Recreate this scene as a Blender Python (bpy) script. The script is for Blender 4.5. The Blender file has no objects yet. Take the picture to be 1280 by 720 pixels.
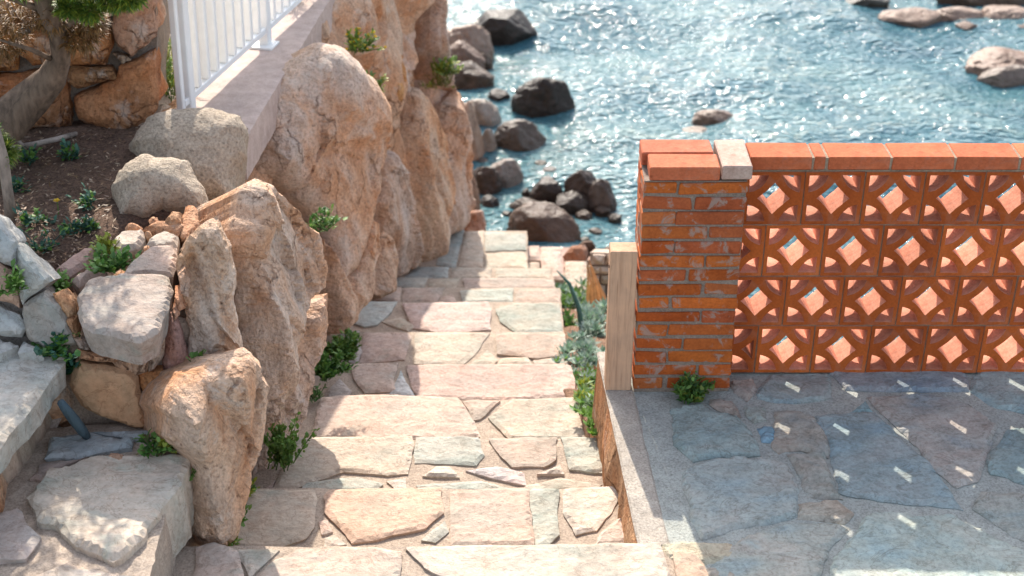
import bpy, math, random
import numpy as np
from mathutils import Vector, noise, geometry
R = math.radians
rng = random.Random(7)
sc = bpy.context.scene
COL = sc.collection
# ------------------------------------------------------------------ camera constants
CAMH = 2.83; FPX = 1780.0; PITCH = R(30)
CAM = np.array([0., 0., CAMH])
FW = np.array([0, math.cos(PITCH), -math.sin(PITCH)]); UPV = np.array([0, math.sin(PITCH), math.cos(PITCH)])
def ray(x, y):
    return np.array([(x-640)/FPX, 0, 0]) - (y-360)/FPX*UPV + FW
def U(x, y, z):                      # point of the photo's pixel on the level z
    d = ray(x, y); return CAM + d*((z-CAMH)/d[2])
def UY(x, y, Y):
    d = ray(x, y); return CAM + d*(Y/d[1])
def UP(x, y, p, n):
    d = ray(x, y); return CAM + d*(np.dot(p-CAM, n)/np.dot(d, n))
# ------------------------------------------------------------------ materials
def new_mat(name):
    m = bpy.data.materials.new(name); m.use_nodes = True
    nt = m.node_tree; b = nt.nodes['Principled BSDF']
    return m, nt, b
def N(nt, t, **kw):
    n = nt.nodes.new(t)
    for k, v in kw.items():
        if k in ('inputs',):
            for a, c in v.items(): n.inputs[a].default_value = c
        else: setattr(n, k, v)
    return n
def ramp(nt, fac, stops):
    r = nt.nodes.new('ShaderNodeValToRGB'); e = r.color_ramp.elements
    while len(e) < len(stops): e.new(0.5)
    for i, (p, c) in enumerate(stops):
        e[i].position = p; e[i].color = (*c, 1) if len(c) == 3 else c
    nt.links.new(fac, r.inputs[0]); return r.outputs[0]
def mix(nt, a, b, fac, mode='MIX'):
    m = nt.nodes.new('ShaderNodeMix'); m.data_type = 'RGBA'; m.blend_type = mode; m.clamp_result = False
    for s, v in ((6, a), (7, b), (0, fac)):
        if hasattr(v, 'is_linked') or isinstance(v, bpy.types.NodeSocket): nt.links.new(v, m.inputs[s])
        else: m.inputs[s].default_value = v if s == 0 else ((*v, 1) if len(v) == 3 else v)
    return m.outputs[2]
def coords(nt, scale=(1, 1, 1)):
    tc = nt.nodes.new('ShaderNodeTexCoord'); mp = nt.nodes.new('ShaderNodeMapping')
    mp.inputs['Scale'].default_value = scale
    nt.links.new(tc.outputs['Object'], mp.inputs['Vector']); return mp.outputs[0]
def nz(nt, vec, scale, detail=6, rough=.6, dist=0.):
    n = nt.nodes.new('ShaderNodeTexNoise'); n.inputs['Scale'].default_value = scale
    n.inputs['Detail'].default_value = detail; n.inputs['Roughness'].default_value = rough
    n.inputs['Distortion'].default_value = dist
    nt.links.new(vec, n.inputs['Vector']); return n.outputs['Fac']
def bumpn(nt, b, layers):
    prev = None
    for h, st, d in layers:
        bm = nt.nodes.new('ShaderNodeBump'); bm.inputs['Strength'].default_value = st; bm.inputs['Distance'].default_value = d
        nt.links.new(h, bm.inputs['Height'])
        if prev: nt.links.new(prev, bm.inputs['Normal'])
        prev = bm.outputs[0]
    nt.links.new(prev, b.inputs['Normal'])
def tint_node(nt):
    a = nt.nodes.new('ShaderNodeAttribute'); a.attribute_name = 'tint'; return a.outputs['Color']

def mat_stone(name, blotch, fine, stretch=(1, 1, 1), rough=.85, bscale=3, fscale=60, bump=.5, bdist=.006, pits=0., crack=0., frac=0., dirt=0.):
    """tint attribute x blotches x grain"""
    m, nt, b = new_mat(name); v = coords(nt, stretch); v0 = coords(nt)
    n1 = nz(nt, v, bscale, 8, .62, .4); n2 = nz(nt, v0, fscale, 4, .7); n3 = nz(nt, v, bscale*4.3, 6, .65, .3)
    c = mix(nt, tint_node(nt), ramp(nt, n1, blotch), 1, 'MULTIPLY')
    c = mix(nt, c, ramp(nt, n3, [(.3, (.8, .78, .76)), (.7, (1.18, 1.18, 1.18))]), .8, 'MULTIPLY')
    c = mix(nt, c, ramp(nt, n2, fine), 1, 'MULTIPLY')
    vo = nt.nodes.new('ShaderNodeTexVoronoi'); vo.inputs['Scale'].default_value = fscale*1.6; nt.links.new(v0, vo.inputs['Vector'])
    if pits: c = mix(nt, c, ramp(nt, vo.outputs['Distance'], [(.05, (.35, .3, .28)), (.22, (1, 1, 1))]), pits, 'MULTIPLY')
    if crack:
        n4 = nz(nt, v, bscale*1.7, 5, .6, 1.2)
        mk = ramp(nt, n4, [(.485, (1, 1, 1)), (.5, (.45, .38, .33)), (.515, (1, 1, 1))])
        c = mix(nt, c, mk, crack, 'MULTIPLY')
    if dirt:
        n5 = nz(nt, coords(nt, (1.3, 1.3, 1.3)), 1.7, 6, .7, .6); n6 = nz(nt, v0, 21, 4, .7)
        c = mix(nt, c, ramp(nt, n5, [(.34, (.60, .56, .50)), (.5, (1, 1, 1)), (.7, (1.1, 1.08, 1.05))]), dirt, 'MULTIPLY')
        c = mix(nt, c, ramp(nt, n6, [(.30, (.55, .5, .45)), (.40, (1, 1, 1))]), dirt*.8, 'MULTIPLY')
    lay = [(n3, bump*.8, bdist*2.5), (n2, bump, bdist)]
    if frac:
        wv = nz(nt, v0, 5, 4, .6)
        for sx, sc_, wd in (((1.2, 1.2, .38), 4.2, .03),):
            ad = nt.nodes.new('ShaderNodeVectorMath'); ad.operation = 'ADD'
            nt.links.new(coords(nt, sx), ad.inputs[0]); cw = nt.nodes.new('ShaderNodeTexNoise'); cw.inputs['Scale'].default_value = 4; cw.inputs['Detail'].default_value = 5
            nt.links.new(v0, cw.inputs['Vector']); ms_ = nt.nodes.new('ShaderNodeVectorMath'); ms_.operation = 'SCALE'; ms_.inputs['Scale'].default_value = .45
            nt.links.new(cw.outputs['Color'], ms_.inputs[0]); nt.links.new(ms_.outputs[0], ad.inputs[1])
            ve = nt.nodes.new('ShaderNodeTexVoronoi'); ve.feature = 'DISTANCE_TO_EDGE'; ve.inputs['Scale'].default_value = sc_; nt.links.new(ad.outputs[0], ve.inputs['Vector'])
            ln = ramp(nt, ve.outputs['Distance'], [(.0, (0, 0, 0)), (wd, (1, 1, 1))])
            gate = ramp(nt, nz(nt, v0, 2.6, 3, .6), [(.50, (0, 0, 0)), (.60, (frac, frac, frac))])
            dk = mix(nt, (1, 1, 1), ramp(nt, ve.outputs['Distance'], [(0., (.30, .22, .17)), (wd, (1, 1, 1))]), gate)
            c = mix(nt, c, dk, 1, 'MULTIPLY'); lay.insert(0, (mix(nt, (1, 1, 1), ln, gate), .6, bdist*2))
        sp = nz(nt, v0, 34, 3, .75); c = mix(nt, c, ramp(nt, sp, [(.32, (.42, .38, .35)), (.41, (1, 1, 1))]), .75, 'MULTIPLY')
        lay.insert(1, (sp, .7, .014)); pa = nz(nt, v0, 6.5, 6, .7, .5); c = mix(nt, c, (.60, .53, .46), ramp(nt, pa, [(.56, (0, 0, 0)), (.68, (.55, .55, .55))]))
    nt.links.new(c, b.inputs['Base Color']); b.inputs['Roughness'].default_value = rough
    b.inputs['Specular IOR Level'].default_value = .25
    bumpn(nt, b, lay)
    return m

M = {}
M['flag'] = mat_stone('flagstone', [(.28, (.74, .84, .82)), (.44, (1.0, .97, .93)), (.58, (1.12, 1.0, .92)), (.70, (.86, .96, .92)), (.8, (1.05, .9, .82))],
                      [(.3, (.84, .83, .82)), (.5, (1, 1, 1)), (.72, (1.1, 1.1, 1.1))], stretch=(1, 1.6, 1), bscale=4.2, fscale=60, bump=.7, bdist=.005, crack=.5, pits=.18, dirt=.5)
M['terraceflag'] = mat_stone('slate_flagstone', [(.3, (.72, .86, .98)), (.48, (1.0, .98, .96)), (.62, (1.12, .98, .93)), (.75, (.86, .98, 1.06))],
                      [(.3, (.74, .73, .72)), (.5, (1, 1, 1)), (.72, (1.2, 1.2, 1.2))], stretch=(1, 1.6, 1), bscale=3.0, fscale=75, bump=.9, bdist=.006, crack=.5, pits=.25, dirt=.5)  # bluer, more contrasted flagstone used over the whole terrace paving
M['mortar'] = mat_stone('mortar', [(.3, (.8, .8, .8)), (.7, (1.12, 1.1, 1.08))], [(.3, (.62, .6, .58)), (.5, (1, 1, 1)), (.7, (1.3, 1.28, 1.25))],
                        bscale=5, fscale=130, bump=.8, bdist=.004, pits=.3)
M['cliff'] = mat_stone('orange_granite', [(.28, (.82, .48, .27)), (.41, (1.02, .74, .54)), (.52, (1.04, .94, .86)), (.64, (.94, .93, .92)), (.76, (1.08, .86, .72))],
                       [(.28, (.62, .58, .55)), (.5, (1, 1, 1)), (.72, (1.28, 1.26, 1.24))], stretch=(1, 1, .45), bscale=3.2, fscale=70, bump=1., bdist=.009, crack=.3, frac=.75)
M['granite'] = mat_stone('grey_granite', [(.3, (.86, .74, .62)), (.5, (1, .98, .95)), (.7, (1.08, 1.02, .96))],
                         [(.3, (.5, .47, .44)), (.5, (1, 1, 1)), (.7, (1.35, 1.33, 1.3))], bscale=4, fscale=85, bump=1., bdist=.009, pits=.35)
M['searock'] = mat_stone('wet_sea_rock', [(.3, (.6, .52, .46)), (.5, (1, .95, .9)), (.7, (1.25, 1.1, 1.0))], [(.3, (.8, .8, .8)), (.7, (1.1, 1.1, 1.1))],
                         rough=.42, bscale=1.6, fscale=14, bump=.6, bdist=.03, crack=.4)
M['soil'] = mat_stone('dry_soil', [(.3, (.75, .72, .7)), (.7, (1.2, 1.15, 1.1))], [(.3, (.4, .38, .36)), (.5, (1, 1, 1)), (.68, (1.7, 1.6, 1.5))],
                      bscale=7, fscale=95, bump=1., bdist=.012, rough=.95)
M['concrete'] = mat_stone('concrete', [(.3, (.88, .88, .88)), (.7, (1.08, 1.06, 1.04))], [(.3, (.85, .85, .85)), (.7, (1.1, 1.1, 1.1))],
                          bscale=4, fscale=120, bump=.35, bdist=.003)
M['plaster'] = mat_stone('brick_mortar', [(.3, (.75, .75, .74)), (.7, (1.15, 1.12, 1.1))], [(.3, (.7, .68, .66)), (.7, (1.2, 1.2, 1.2))], bscale=14, fscale=160, bump=.7, bdist=.004)

def mat_brick(name, smear=.5, rough=.8):
    m, nt, b = new_mat(name); v = coords(nt)
    oi = nt.nodes.new('ShaderNodeObjectInfo')
    n1 = nz(nt, v, 9, 6, .6, .5); n2 = nz(nt, v, 110, 3, .6); n3 = nz(nt, v, 16, 7, .65, .8)
    c = mix(nt, tint_node(nt), ramp(nt, n1, [(.3, (.8, .75, .7)), (.5, (1, 1, 1)), (.7, (1.12, 1.2, 1.2))]), 1, 'MULTIPLY')
    c = mix(nt, c, ramp(nt, n2, [(.3, (.82, .8, .78)), (.7, (1.12, 1.12, 1.12))]), 1, 'MULTIPLY')
    c = mix(nt, c, ramp(nt, oi.outputs['Random'], [(0, (.78, .72, .68)), (1, (1.18, 1.22, 1.25))]), 1, 'MULTIPLY')
    n7 = nz(nt, v, 26, 5, .7); c = mix(nt, c, ramp(nt, n7, [(.30, (.55, .48, .42)), (.42, (1, 1, 1)), (.62, (1, 1, 1)), (.74, (1.2, 1.3, 1.35))]), .7, 'MULTIPLY')
    if smear:
        f = ramp(nt, n3, [(.54, (0, 0, 0)), (.62, (smear, smear, smear))])
        c = mix(nt, c, (.30, .235, .195), f)
    nt.links.new(c, b.inputs['Base Color']); b.inputs['Roughness'].default_value = rough
    b.inputs['Specular IOR Level'].default_value = .2
    bumpn(nt, b, [(n3, .35, .004), (n2, .4, .002)])
    return m
M['brick'] = mat_brick('brick', .75)
M['terra'] = mat_brick('terracotta', .12)

def mat_plain(name, rough=.6, var=.25, scale=30, sub=0., stretch=(1, 1, 1), bump=.1):
    m, nt, b = new_mat(name); v = coords(nt, stretch); n1 = nz(nt, v, scale, 5, .6)
    c = mix(nt, tint_node(nt), ramp(nt, n1, [(.3, (1-var,)*3), (.7, (1+var,)*3)]), 1, 'MULTIPLY')
    nt.links.new(c, b.inputs['Base Color']); b.inputs['Roughness'].default_value = rough
    b.inputs['Specular IOR Level'].default_value = .3
    if bump: bumpn(nt, b, [(n1, bump, .004)])
    return m
M['paint'] = mat_plain('white_painted_metal', .45, .05, 12, bump=.05)
def mat_wood():
    m, nt, b = new_mat('weathered_wood'); v = coords(nt, (3, 3, .18)); n1 = nz(nt, v, 24, 6, .65, .6); n2 = nz(nt, coords(nt), 7, 5, .6); n3 = nz(nt, coords(nt, (4, 4, .12)), 30, 3, .5)
    c = mix(nt, tint_node(nt), ramp(nt, n1, [(.3, (.70, .66, .62)), (.5, (1, 1, 1)), (.7, (1.15, 1.12, 1.08))]), 1, 'MULTIPLY')
    c = mix(nt, c, ramp(nt, n3, [(.32, (.55, .48, .42)), (.38, (1, 1, 1))]), .6, 'MULTIPLY')
    c = mix(nt, c, ramp(nt, n2, [(.3, (.8, .82, .84)), (.7, (1.08, 1.05, 1.02))]), 1, 'MULTIPLY')
    nt.links.new(c, b.inputs['Base Color']); b.inputs['Roughness'].default_value = .8; b.inputs['Specular IOR Level'].default_value = .2
    bumpn(nt, b, [(n1, .35, .004), (n3, .4, .003)]); return m
M['wood'] = mat_wood()
M['bark'] = mat_plain('grey_bark', .9, .5, 40, stretch=(1, 1, .3), bump=1.)
def mat_leaf(name):
    m, nt, b = new_mat(name); v = coords(nt); n1 = nz(nt, v, 25, 3)
    c = mix(nt, tint_node(nt), ramp(nt, n1, [(.3, (.75,)*3), (.7, (1.25,)*3)]), 1, 'MULTIPLY')
    nt.links.new(c, b.inputs['Base Color']); b.inputs['Roughness'].default_value = .55
    tr = nt.nodes.new('ShaderNodeBsdfTranslucent'); nt.links.new(c, tr.inputs['Color'])
    ms = nt.nodes.new('ShaderNodeMixShader'); ms.inputs[0].default_value = .3
    out = nt.nodes['Material Output']
    nt.links.new(b.outputs[0], ms.inputs[1]); nt.links.new(tr.outputs[0], ms.inputs[2]); nt.links.new(ms.outputs[0], out.inputs[0])
    return m
M['leaf'] = mat_leaf('leaf')
def mat_sea():
    m, nt, b = new_mat('sea_water')
    v = coords(nt, (1, 1.5, 1)); n1 = nz(nt, v, .45, 5, .6, .5); n2 = nz(nt, v, 1.3, 4, .6, .3)
    c = ramp(nt, n1, [(.30, (.026, .088, .118)), (.46, (.046, .125, .152)), (.58, (.068, .15, .168)), (.7, (.105, .172, .178))])
    c = mix(nt, c, ramp(nt, n2, [(.3, (.8, .85, .9)), (.7, (1.15, 1.12, 1.08))]), 1, 'MULTIPLY')
    nt.links.new(c, b.inputs['Base Color']); b.inputs['Specular IOR Level'].default_value = .30; b.inputs['Roughness'].default_value = .075; b.inputs['IOR'].default_value = 1.333
    w = nz(nt, coords(nt, (1, 1.9, 1)), 8.5, 1, .5, .2); w2 = nz(nt, coords(nt, (1, 1.6, 1)), 20, 0, .5)
    bumpn(nt, b, [(w, 1., .05), (w2, 1., .021)])
    return m
M['sea'] = mat_sea()

# ------------------------------------------------------------------ mesh builder
class MB:
    def __init__(s): s.v = []; s.f = []; s.t = []; s.m = []
    def add(s, verts, faces, tint=(1, 1, 1), mi=0):
        o = len(s.v); s.v.extend([tuple(map(float, p)) for p in verts])
        for f in faces: s.f.append(tuple(int(i)+o for i in f)); s.t.append(tint); s.m.append(mi)
    def box(s, p, ax, half, tint=(1, 1, 1), mi=0, bev=0., jit=0.):
        p = np.array(p, float); ax = [np.array(a, float) for a in ax]
        b = bev; hx, hy, hz = half; vs = []; idx = {}
        for sx in (-1, 1):
            for sy in (-1, 1):
                for sz in (-1, 1):
                    j = [rng.uniform(-jit, jit) for _ in range(3)]
                    for k in range(3):
                        h = [hx-b, hy-b, hz-b]; h[k] += b
                        idx[(sx, sy, sz, k)] = len(vs)
                        vs.append(p + ax[0]*(sx*h[0]+j[0]) + ax[1]*(sy*h[1]+j[1]) + ax[2]*(sz*h[2]+j[2]))
        fs = []; S = (-1, 1)
        def q(l): fs.append(tuple(idx[i] for i in l))
        for a in S:
            q([(a, -1, -1, 0), (a, 1, -1, 0), (a, 1, 1, 0), (a, -1, 1, 0)][::a]); q([(-1, a, -1, 1), (-1, a, 1, 1), (1, a, 1, 1), (1, a, -1, 1)][::a])
            q([(-1, -1, a, 2), (1, -1, a, 2), (1, 1, a, 2), (-1, 1, a, 2)][::a])
        if b > 0:
            for a in S:
                for c in S:
                    q([(a, c, -1, 0), (a, c, -1, 1), (a, c, 1, 1), (a, c, 1, 0)][::-a*c]); q([(a, -1, c, 0), (a, -1, c, 2), (a, 1, c, 2), (a, 1, c, 0)][::a*c])
                    q([(-1, a, c, 1), (-1, a, c, 2), (1, a, c, 2), (1, a, c, 1)][::-a*c])
                    for e in S: q([(a, c, e, 0), (a, c, e, 1), (a, c, e, 2)][::a*c*e])
        s.add(vs, fs, tint, mi)
    def tube(s, pts, rad, seg=8, tint=(1, 1, 1), mi=0, rough=0.):
        pts = [np.array(p, float) for p in pts]; vs = []; fs = []
        if not hasattr(rad, '__len__'): rad = [rad]*len(pts)
        ref = np.array([0.13, .27, .95])
        for i, p in enumerate(pts):
            d = pts[min(i+1, len(pts)-1)]-pts[max(i-1, 0)]; d = d/(np.linalg.norm(d)+1e-9)
            a = np.cross(d, ref); a /= np.linalg.norm(a)+1e-9; b = np.cross(d, a)
            for k in range(seg):
                t = 2*math.pi*k/seg; r = rad[i]*(1+rng.uniform(-rough, rough))
                vs.append(p+(a*math.cos(t)+b*math.sin(t))*r)
        for i in range(len(pts)-1):
            for k in range(seg):
                fs.append((i*seg+k, i*seg+(k+1) % seg, (i+1)*seg+(k+1) % seg, (i+1)*seg+k))
        fs.append(tuple(range(seg))[::-1]); fs.append(tuple((len(pts)-1)*seg+k for k in range(seg)))
        s.add(vs, fs, tint, mi)
    def build(s, name, mats, parent=None, smooth=False, loc=None, fix=True):
        V = np.array(s.v)
        if loc is None:
            loc = np.array([(V[:, 0].min()+V[:, 0].max())/2, (V[:, 1].min()+V[:, 1].max())/2, V[:, 2].min()])
        loc = np.array(loc, float)
        me = bpy.data.meshes.new(name); me.from_pydata((V-loc).tolist(), [], s.f)
        if not isinstance(mats, (list, tuple)): mats = [mats]
        for m in mats: me.materials.append(m)
        me.polygons.foreach_set('material_index', s.m)
        at = me.attributes.new('tint', 'FLOAT_COLOR', 'FACE')
        at.data.foreach_set('color', np.array([(*t, 1) for t in s.t], dtype=np.float32).ravel())
        if smooth: me.polygons.foreach_set('use_smooth', [True]*len(me.polygons))
        me.update()
        if fix:
            import bmesh
            bm = bmesh.new(); bm.from_mesh(me); bmesh.ops.recalc_face_normals(bm, faces=bm.faces); bm.to_mesh(me); bm.free()
        o = bpy.data.objects.new(name, me); COL.objects.link(o)
        if parent is not None:
            o.parent = parent; o.location = Vector(loc)-parent.location
        else: o.location = Vector(loc)
        return o
def tag(o, label=None, cat=None, group=None, kind=None):
    if label: o['label'] = label
    if cat: o['category'] = cat
    if group: o['group'] = group
    if kind: o['kind'] = kind
    return o
def empty(name, loc, label, cat, group=None):
    o = bpy.data.objects.new(name, None); o.empty_display_size = .1; COL.objects.link(o); o.location = Vector([float(c) for c in loc])
    return tag(o, label, cat, group)

# ------------------------------------------------------------------ rock surface tool
def fb(p, octv=5, H=.9):
    return noise.fractal(Vector(p), H, 2.1, octv)
def resample(poly, step, closed=True):
    out = []; n = len(poly)
    for i in range(n):
        a = poly[i]; b = poly[(i+1) % n]; L = np.linalg.norm(b-a); k = max(1, int(round(L/step)))
        for j in range(k): out.append(a+(b-a)*j/k)
    return np.array(out)
def smooth_poly(P, it=1):
    for _ in range(it):
        Q = []
        for i in range(len(P)):
            a, b = P[i], P[(i+1) % len(P)]; Q += [a*.78+b*.22, a*.22+b*.78]
        P = np.array(Q)
    return P
def inside(P, poly):
    x, y = P[:, 0], P[:, 1]; c = np.zeros(len(P), bool); n = len(poly); j = n-1
    for i in range(n):
        xi, yi = poly[i]; xj, yj = poly[j]
        t = ((yi > y) != (yj > y)) & (x < (xj-xi)*(y-yi)/((yj-yi) or 1e-12)+xi); c ^= t; j = i
    return c
def bdist(P, poly):
    d = np.full(len(P), 1e9); n = len(poly)
    for i in range(n):
        a = poly[i]; ab = poly[(i+1) % n]-a; L = ab@ab+1e-12
        t = np.clip(((P-a)@ab)/L, 0, 1); d = np.minimum(d, np.linalg.norm(P-a-t[:, None]*ab, axis=1))
    return d
def slab(mb, pts3, n, bulge=.012, edge=.015, thick=.05, res=.02, amp=.003, freq=9, jag=.006, smooth=0, back=.96,
         tint=(1, 1, 1), mi=0, stretch=(1, 1, 1), crack=0., crfreq=4., ridge=0., facet=0., ffreq=4., seed=None, tintf=None, lean=None):
    """closed stone whose front follows an outline lying on a plane: rounded rim, uneven face, real thickness"""
    n = np.array(n, float); n /= np.linalg.norm(n); pts3 = np.array(pts3); p0 = pts3.mean(0)
    ref = np.array([0, 0, 1.]) if abs(n[2]) < .9 else np.array([0, 1., 0])
    u = np.cross(ref, n); u /= np.linalg.norm(u); v = np.cross(n, u)
    sd = np.array([rng.uniform(-50, 50) for _ in range(3)]) if seed is None else np.array([seed*3.1, seed*1.7, seed])
    P = np.stack([(pts3-p0)@u, (pts3-p0)@v], 1)
    area = .5*np.sum(P[:, 0]*np.roll(P[:, 1], -1)-P[:, 1]*np.roll(P[:, 0], -1))
    if area < 0: P = P[::-1]
    P = smooth_poly(P, smooth) if smooth else P
    B = resample(P, res)
    for i, q in enumerate(B):
        w = p0+u*q[0]+v*q[1]+sd
        B[i] = q+np.array([fb(w*14, 3), fb(w*14+31.7, 3)])*jag
    lo, hi = B.min(0), B.max(0); G = []
    y = lo[1]; row = 0
    while y < hi[1]:
        x = lo[0]+(row % 2)*res*.5
        while x < hi[0]:
            G.append((x+rng.uniform(-.2, .2)*res, y+rng.uniform(-.2, .2)*res)); x += res
        y += res*.87; row += 1
    G = np.array(G) if G else np.zeros((0, 2))
    if len(G): G = G[inside(G, B)]
    if len(G): G = G[bdist(G, B) > res*.45]
    allp = [Vector(map(float, q)) for q in B]+[Vector(map(float, q)) for q in G]
    nb = len(B)
    ov, oe, of, *_ = geometry.delaunay_2d_cdt(allp, [], [list(range(nb))], 1, 1e-7)
    Q = np.array([(q.x, q.y) for q in ov]); d = bdist(Q, B)
    t = np.minimum(d/edge, 1); prof = np.sqrt(np.maximum(0, 1-(1-t)**2))
    if len(Q) < 3: return
    H = bulge*prof; st = np.array(stretch); vs = []
    for i, q in enumerate(Q):
        w = p0+u*q[0]+v*q[1]; e = min(1, d[i]/(edge*.6)+.15); s = (w+sd)*st
        h = H[i]+e*amp*(fb(s*freq, 5)+.5*fb(s*freq*.35+9, 3)*2)
        if ridge:
            h += e*ridge*(.55-2.2*abs(fb(s*2.6+5, 4))-.9*abs(fb(s*7+2, 3)))
        if facet:
            for fq, sl_, gw in ((ffreq, 1., 1.), (ffreq*2.7, .8, .45)):
                sv = Vector(s*fq)+Vector((fb(s*4, 2), fb(s*4+7, 2), fb(s*4+13, 2)))*.22
                dd, cc = noise.voronoi(sv); tw = min(1, (dd[1]-dd[0])/.28); tw = tw*tw*(3-2*tw)
                for c0, wt in ((cc[0], .5+.5*tw), (cc[1], .5-.5*tw)):
                    h += wt*e*facet*sl_*facet_h(sv, c0)/fq
                h -= e*crack*gw*max(0, 1-(dd[1]-dd[0])/.10)
        elif crack:
            dd, _ = noise.voronoi(Vector(s*crfreq)+Vector((fb(s*3, 2),)*3)*.25)
            g = dd[1]-dd[0]; h -= e*crack*max(0, 1-g/.16)**1.5
            cell = noise.cell(Vector(_[0])*7.3); h += e*crack*.7*(cell-.5)
        vs.append(w+n*h)
    # map boundary loop (CDT may reorder): chain via edges on one face
    cnt = {}
    for f in of:
        for a, b in zip(f, list(f[1:])+[f[0]]):
            cnt[(a, b)] = 1
    nxt = {a: b for (a, b) in cnt if (b, a) not in cnt}
    s0 = next(iter(nxt)); loop = [s0]
    while nxt.get(loop[-1]) is not None and nxt[loop[-1]] != s0 and len(loop) < 20000: loop.append(nxt[loop[-1]])
    o = len(vs); L = len(loop); rings = 3 if thick > .03 else 2
    ln = np.array(lean) if lean is not None else np.zeros(3)
    for r in range(1, rings+1):
        k = r/rings
        for a in loop:
            q = Q[a]*(1-(1-back)*k); w = p0+u*q[0]+v*q[1]; g = amp*1.5*fb((w-n*thick*k+sd)*freq*1.3, 3)
            vs.append(w-n*(thick*k)+ln*k+(u*q[0]+v*q[1])/(np.linalg.norm(q)+1e-6)*g)
    F = [tuple(f) for f in of]
    prev = loop
    for r in range(rings):
        cur = [o+r*L+i for i in range(L)]
        for i in range(L):
            F.append((prev[i], cur[i], cur[(i+1) % L], prev[(i+1) % L]))
        prev = cur
    ce = len(vs); vs.append(p0-n*thick+ln)
    for i in range(L): F.append((prev[(i+1) % L], prev[i], ce))
    mb.add(vs, F, tint, mi)
def facet_h(sv, c0):
    rv = Vector((noise.cell(c0*31.7)-.5, noise.cell(c0*17.3+Vector((5, 5, 5)))-.5, noise.cell(c0*23.9+Vector((9, 1, 3)))-.5))
    return rv.dot(sv-c0)*1.7+.30*(noise.cell(c0*11.3)-.5)
def px2(poly, z): return [U(x, y, z) for x, y in poly]
def px3(poly, p, n): n = np.array(n, float); return [UP(x, y, np.array(p), n) for x, y in poly]
def vary(c, a=.08):
    k = 1+rng.uniform(-a, a); return (c[0]*k*(1+rng.uniform(-a, a)*.4), c[1]*k, c[2]*k*(1+rng.uniform(-a, a)*.4))

# ------------------------------------------------------------------ sun, sky, camera
SUN_EL, SUN_AZ = R(38), R(-9)      # azimuth from +Y towards +X
sd = Vector((math.sin(SUN_AZ)*math.cos(SUN_EL), math.cos(SUN_AZ)*math.cos(SUN_EL), math.sin(SUN_EL)))
sl = bpy.data.lights.new('sun', 'SUN'); sl.energy = 3.1; sl.angle = R(.5); sl.color = (1, .915, .80)
so = bpy.data.objects.new('sun', sl); COL.objects.link(so); so.rotation_euler = (-sd).to_track_quat('-Z', 'Y').to_euler()
so.location = (0, 0, 30)
W = bpy.data.worlds.new('World'); sc.world = W; W.use_nodes = True
wn = W.node_tree; bg = wn.nodes['Background']
sky = wn.nodes.new('ShaderNodeTexSky'); sky.sky_type = 'NISHITA'; sky.sun_disc = False
sky.sun_elevation = SUN_EL; sky.sun_rotation = SUN_AZ % (2*math.pi); sky.air_density = 1.0; sky.dust_density = 2.0; sky.ozone_density = 1.0
hs = wn.nodes.new('ShaderNodeHueSaturation'); hs.inputs['Saturation'].default_value = .62
wn.links.new(sky.outputs[0], hs.inputs['Color']); wn.links.new(hs.outputs[0], bg.inputs[0]); bg.inputs[1].default_value = .15
cd = bpy.data.cameras.new('camera'); co = bpy.data.objects.new('camera', cd); COL.objects.link(co); sc.camera = co
cd.sensor_width = 36; cd.sensor_fit = 'HORIZONTAL'; cd.lens = 36*FPX/1280; cd.clip_end = 5000; cd.clip_start = .05
co.location = (0, 0, CAMH); co.rotation_euler = (R(90)-PITCH, 0, 0)
cd.dof.use_dof = True; cd.dof.focus_distance = 4.6; cd.dof.aperture_fstop = 3.3
sc.view_settings.view_transform = 'Standard'; sc.view_settings.look = 'None'; sc.view_settings.exposure = 1.32; sc.view_settings.gamma = 1
try: sc.view_settings.use_curve_mapping = False
except Exception: pass
sc.cycles.use_denoising = True
sc.cycles.max_bounces = 8; sc.cycles.diffuse_bounces = 5; sc.cycles.sample_clamp_indirect = 6

# ------------------------------------------------------------------ sea and shore
ZS = -2.6
def grid(mb, x0, x1, y0, y1, nx, ny, zf, tint=(1, 1, 1)):
    X = np.linspace(x0, x1, nx); Y = np.linspace(y0, y1, ny); vs = [(x, y, zf(x, y)) for y in Y for x in X]
    fs = [(j*nx+i, j*nx+i+1, (j+1)*nx+i+1, (j+1)*nx+i) for j in range(ny-1) for i in range(nx-1)]
    mb.add(vs, fs, tint)
wr = random.Random(3); comps = []
for k in range(46):
    L = .16*1.085**k; a = R(95)+wr.gauss(0, .75)
    comps.append((2*math.pi/L*math.cos(a), 2*math.pi/L*math.sin(a), wr.uniform(0, 6.28), L*.0058))
CA = np.array(comps)
def wave(x, y):
    fade = min(1, max(0, (y-8.2)/1.5)) if y < 10 else max(0, min(1, (40-y)/12))
    return ZS+fade*float(np.sum(CA[:, 3]*np.sin(CA[:, 0]*x+CA[:, 1]*y+CA[:, 2])))
mb = MB(); grid(mb, -6, 12, 8, 24, 420, 380, wave)
grid(mb, -6, 12, 24, 44, 60, 60, wave)
for (x0, x1, y0, y1) in ((-3000, -6, -20, 44), (12, 3000, -20, 44), (-6, 12, -20, 8), (-3000, 3000, 44, 4000)):
    grid(mb, x0, x1, y0, y1, 2, 2, lambda x, y: ZS)
tag(mb.build('sea', M['sea'], smooth=True, loc=(0, 0, ZS), fix=False), kind='structure')
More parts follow.
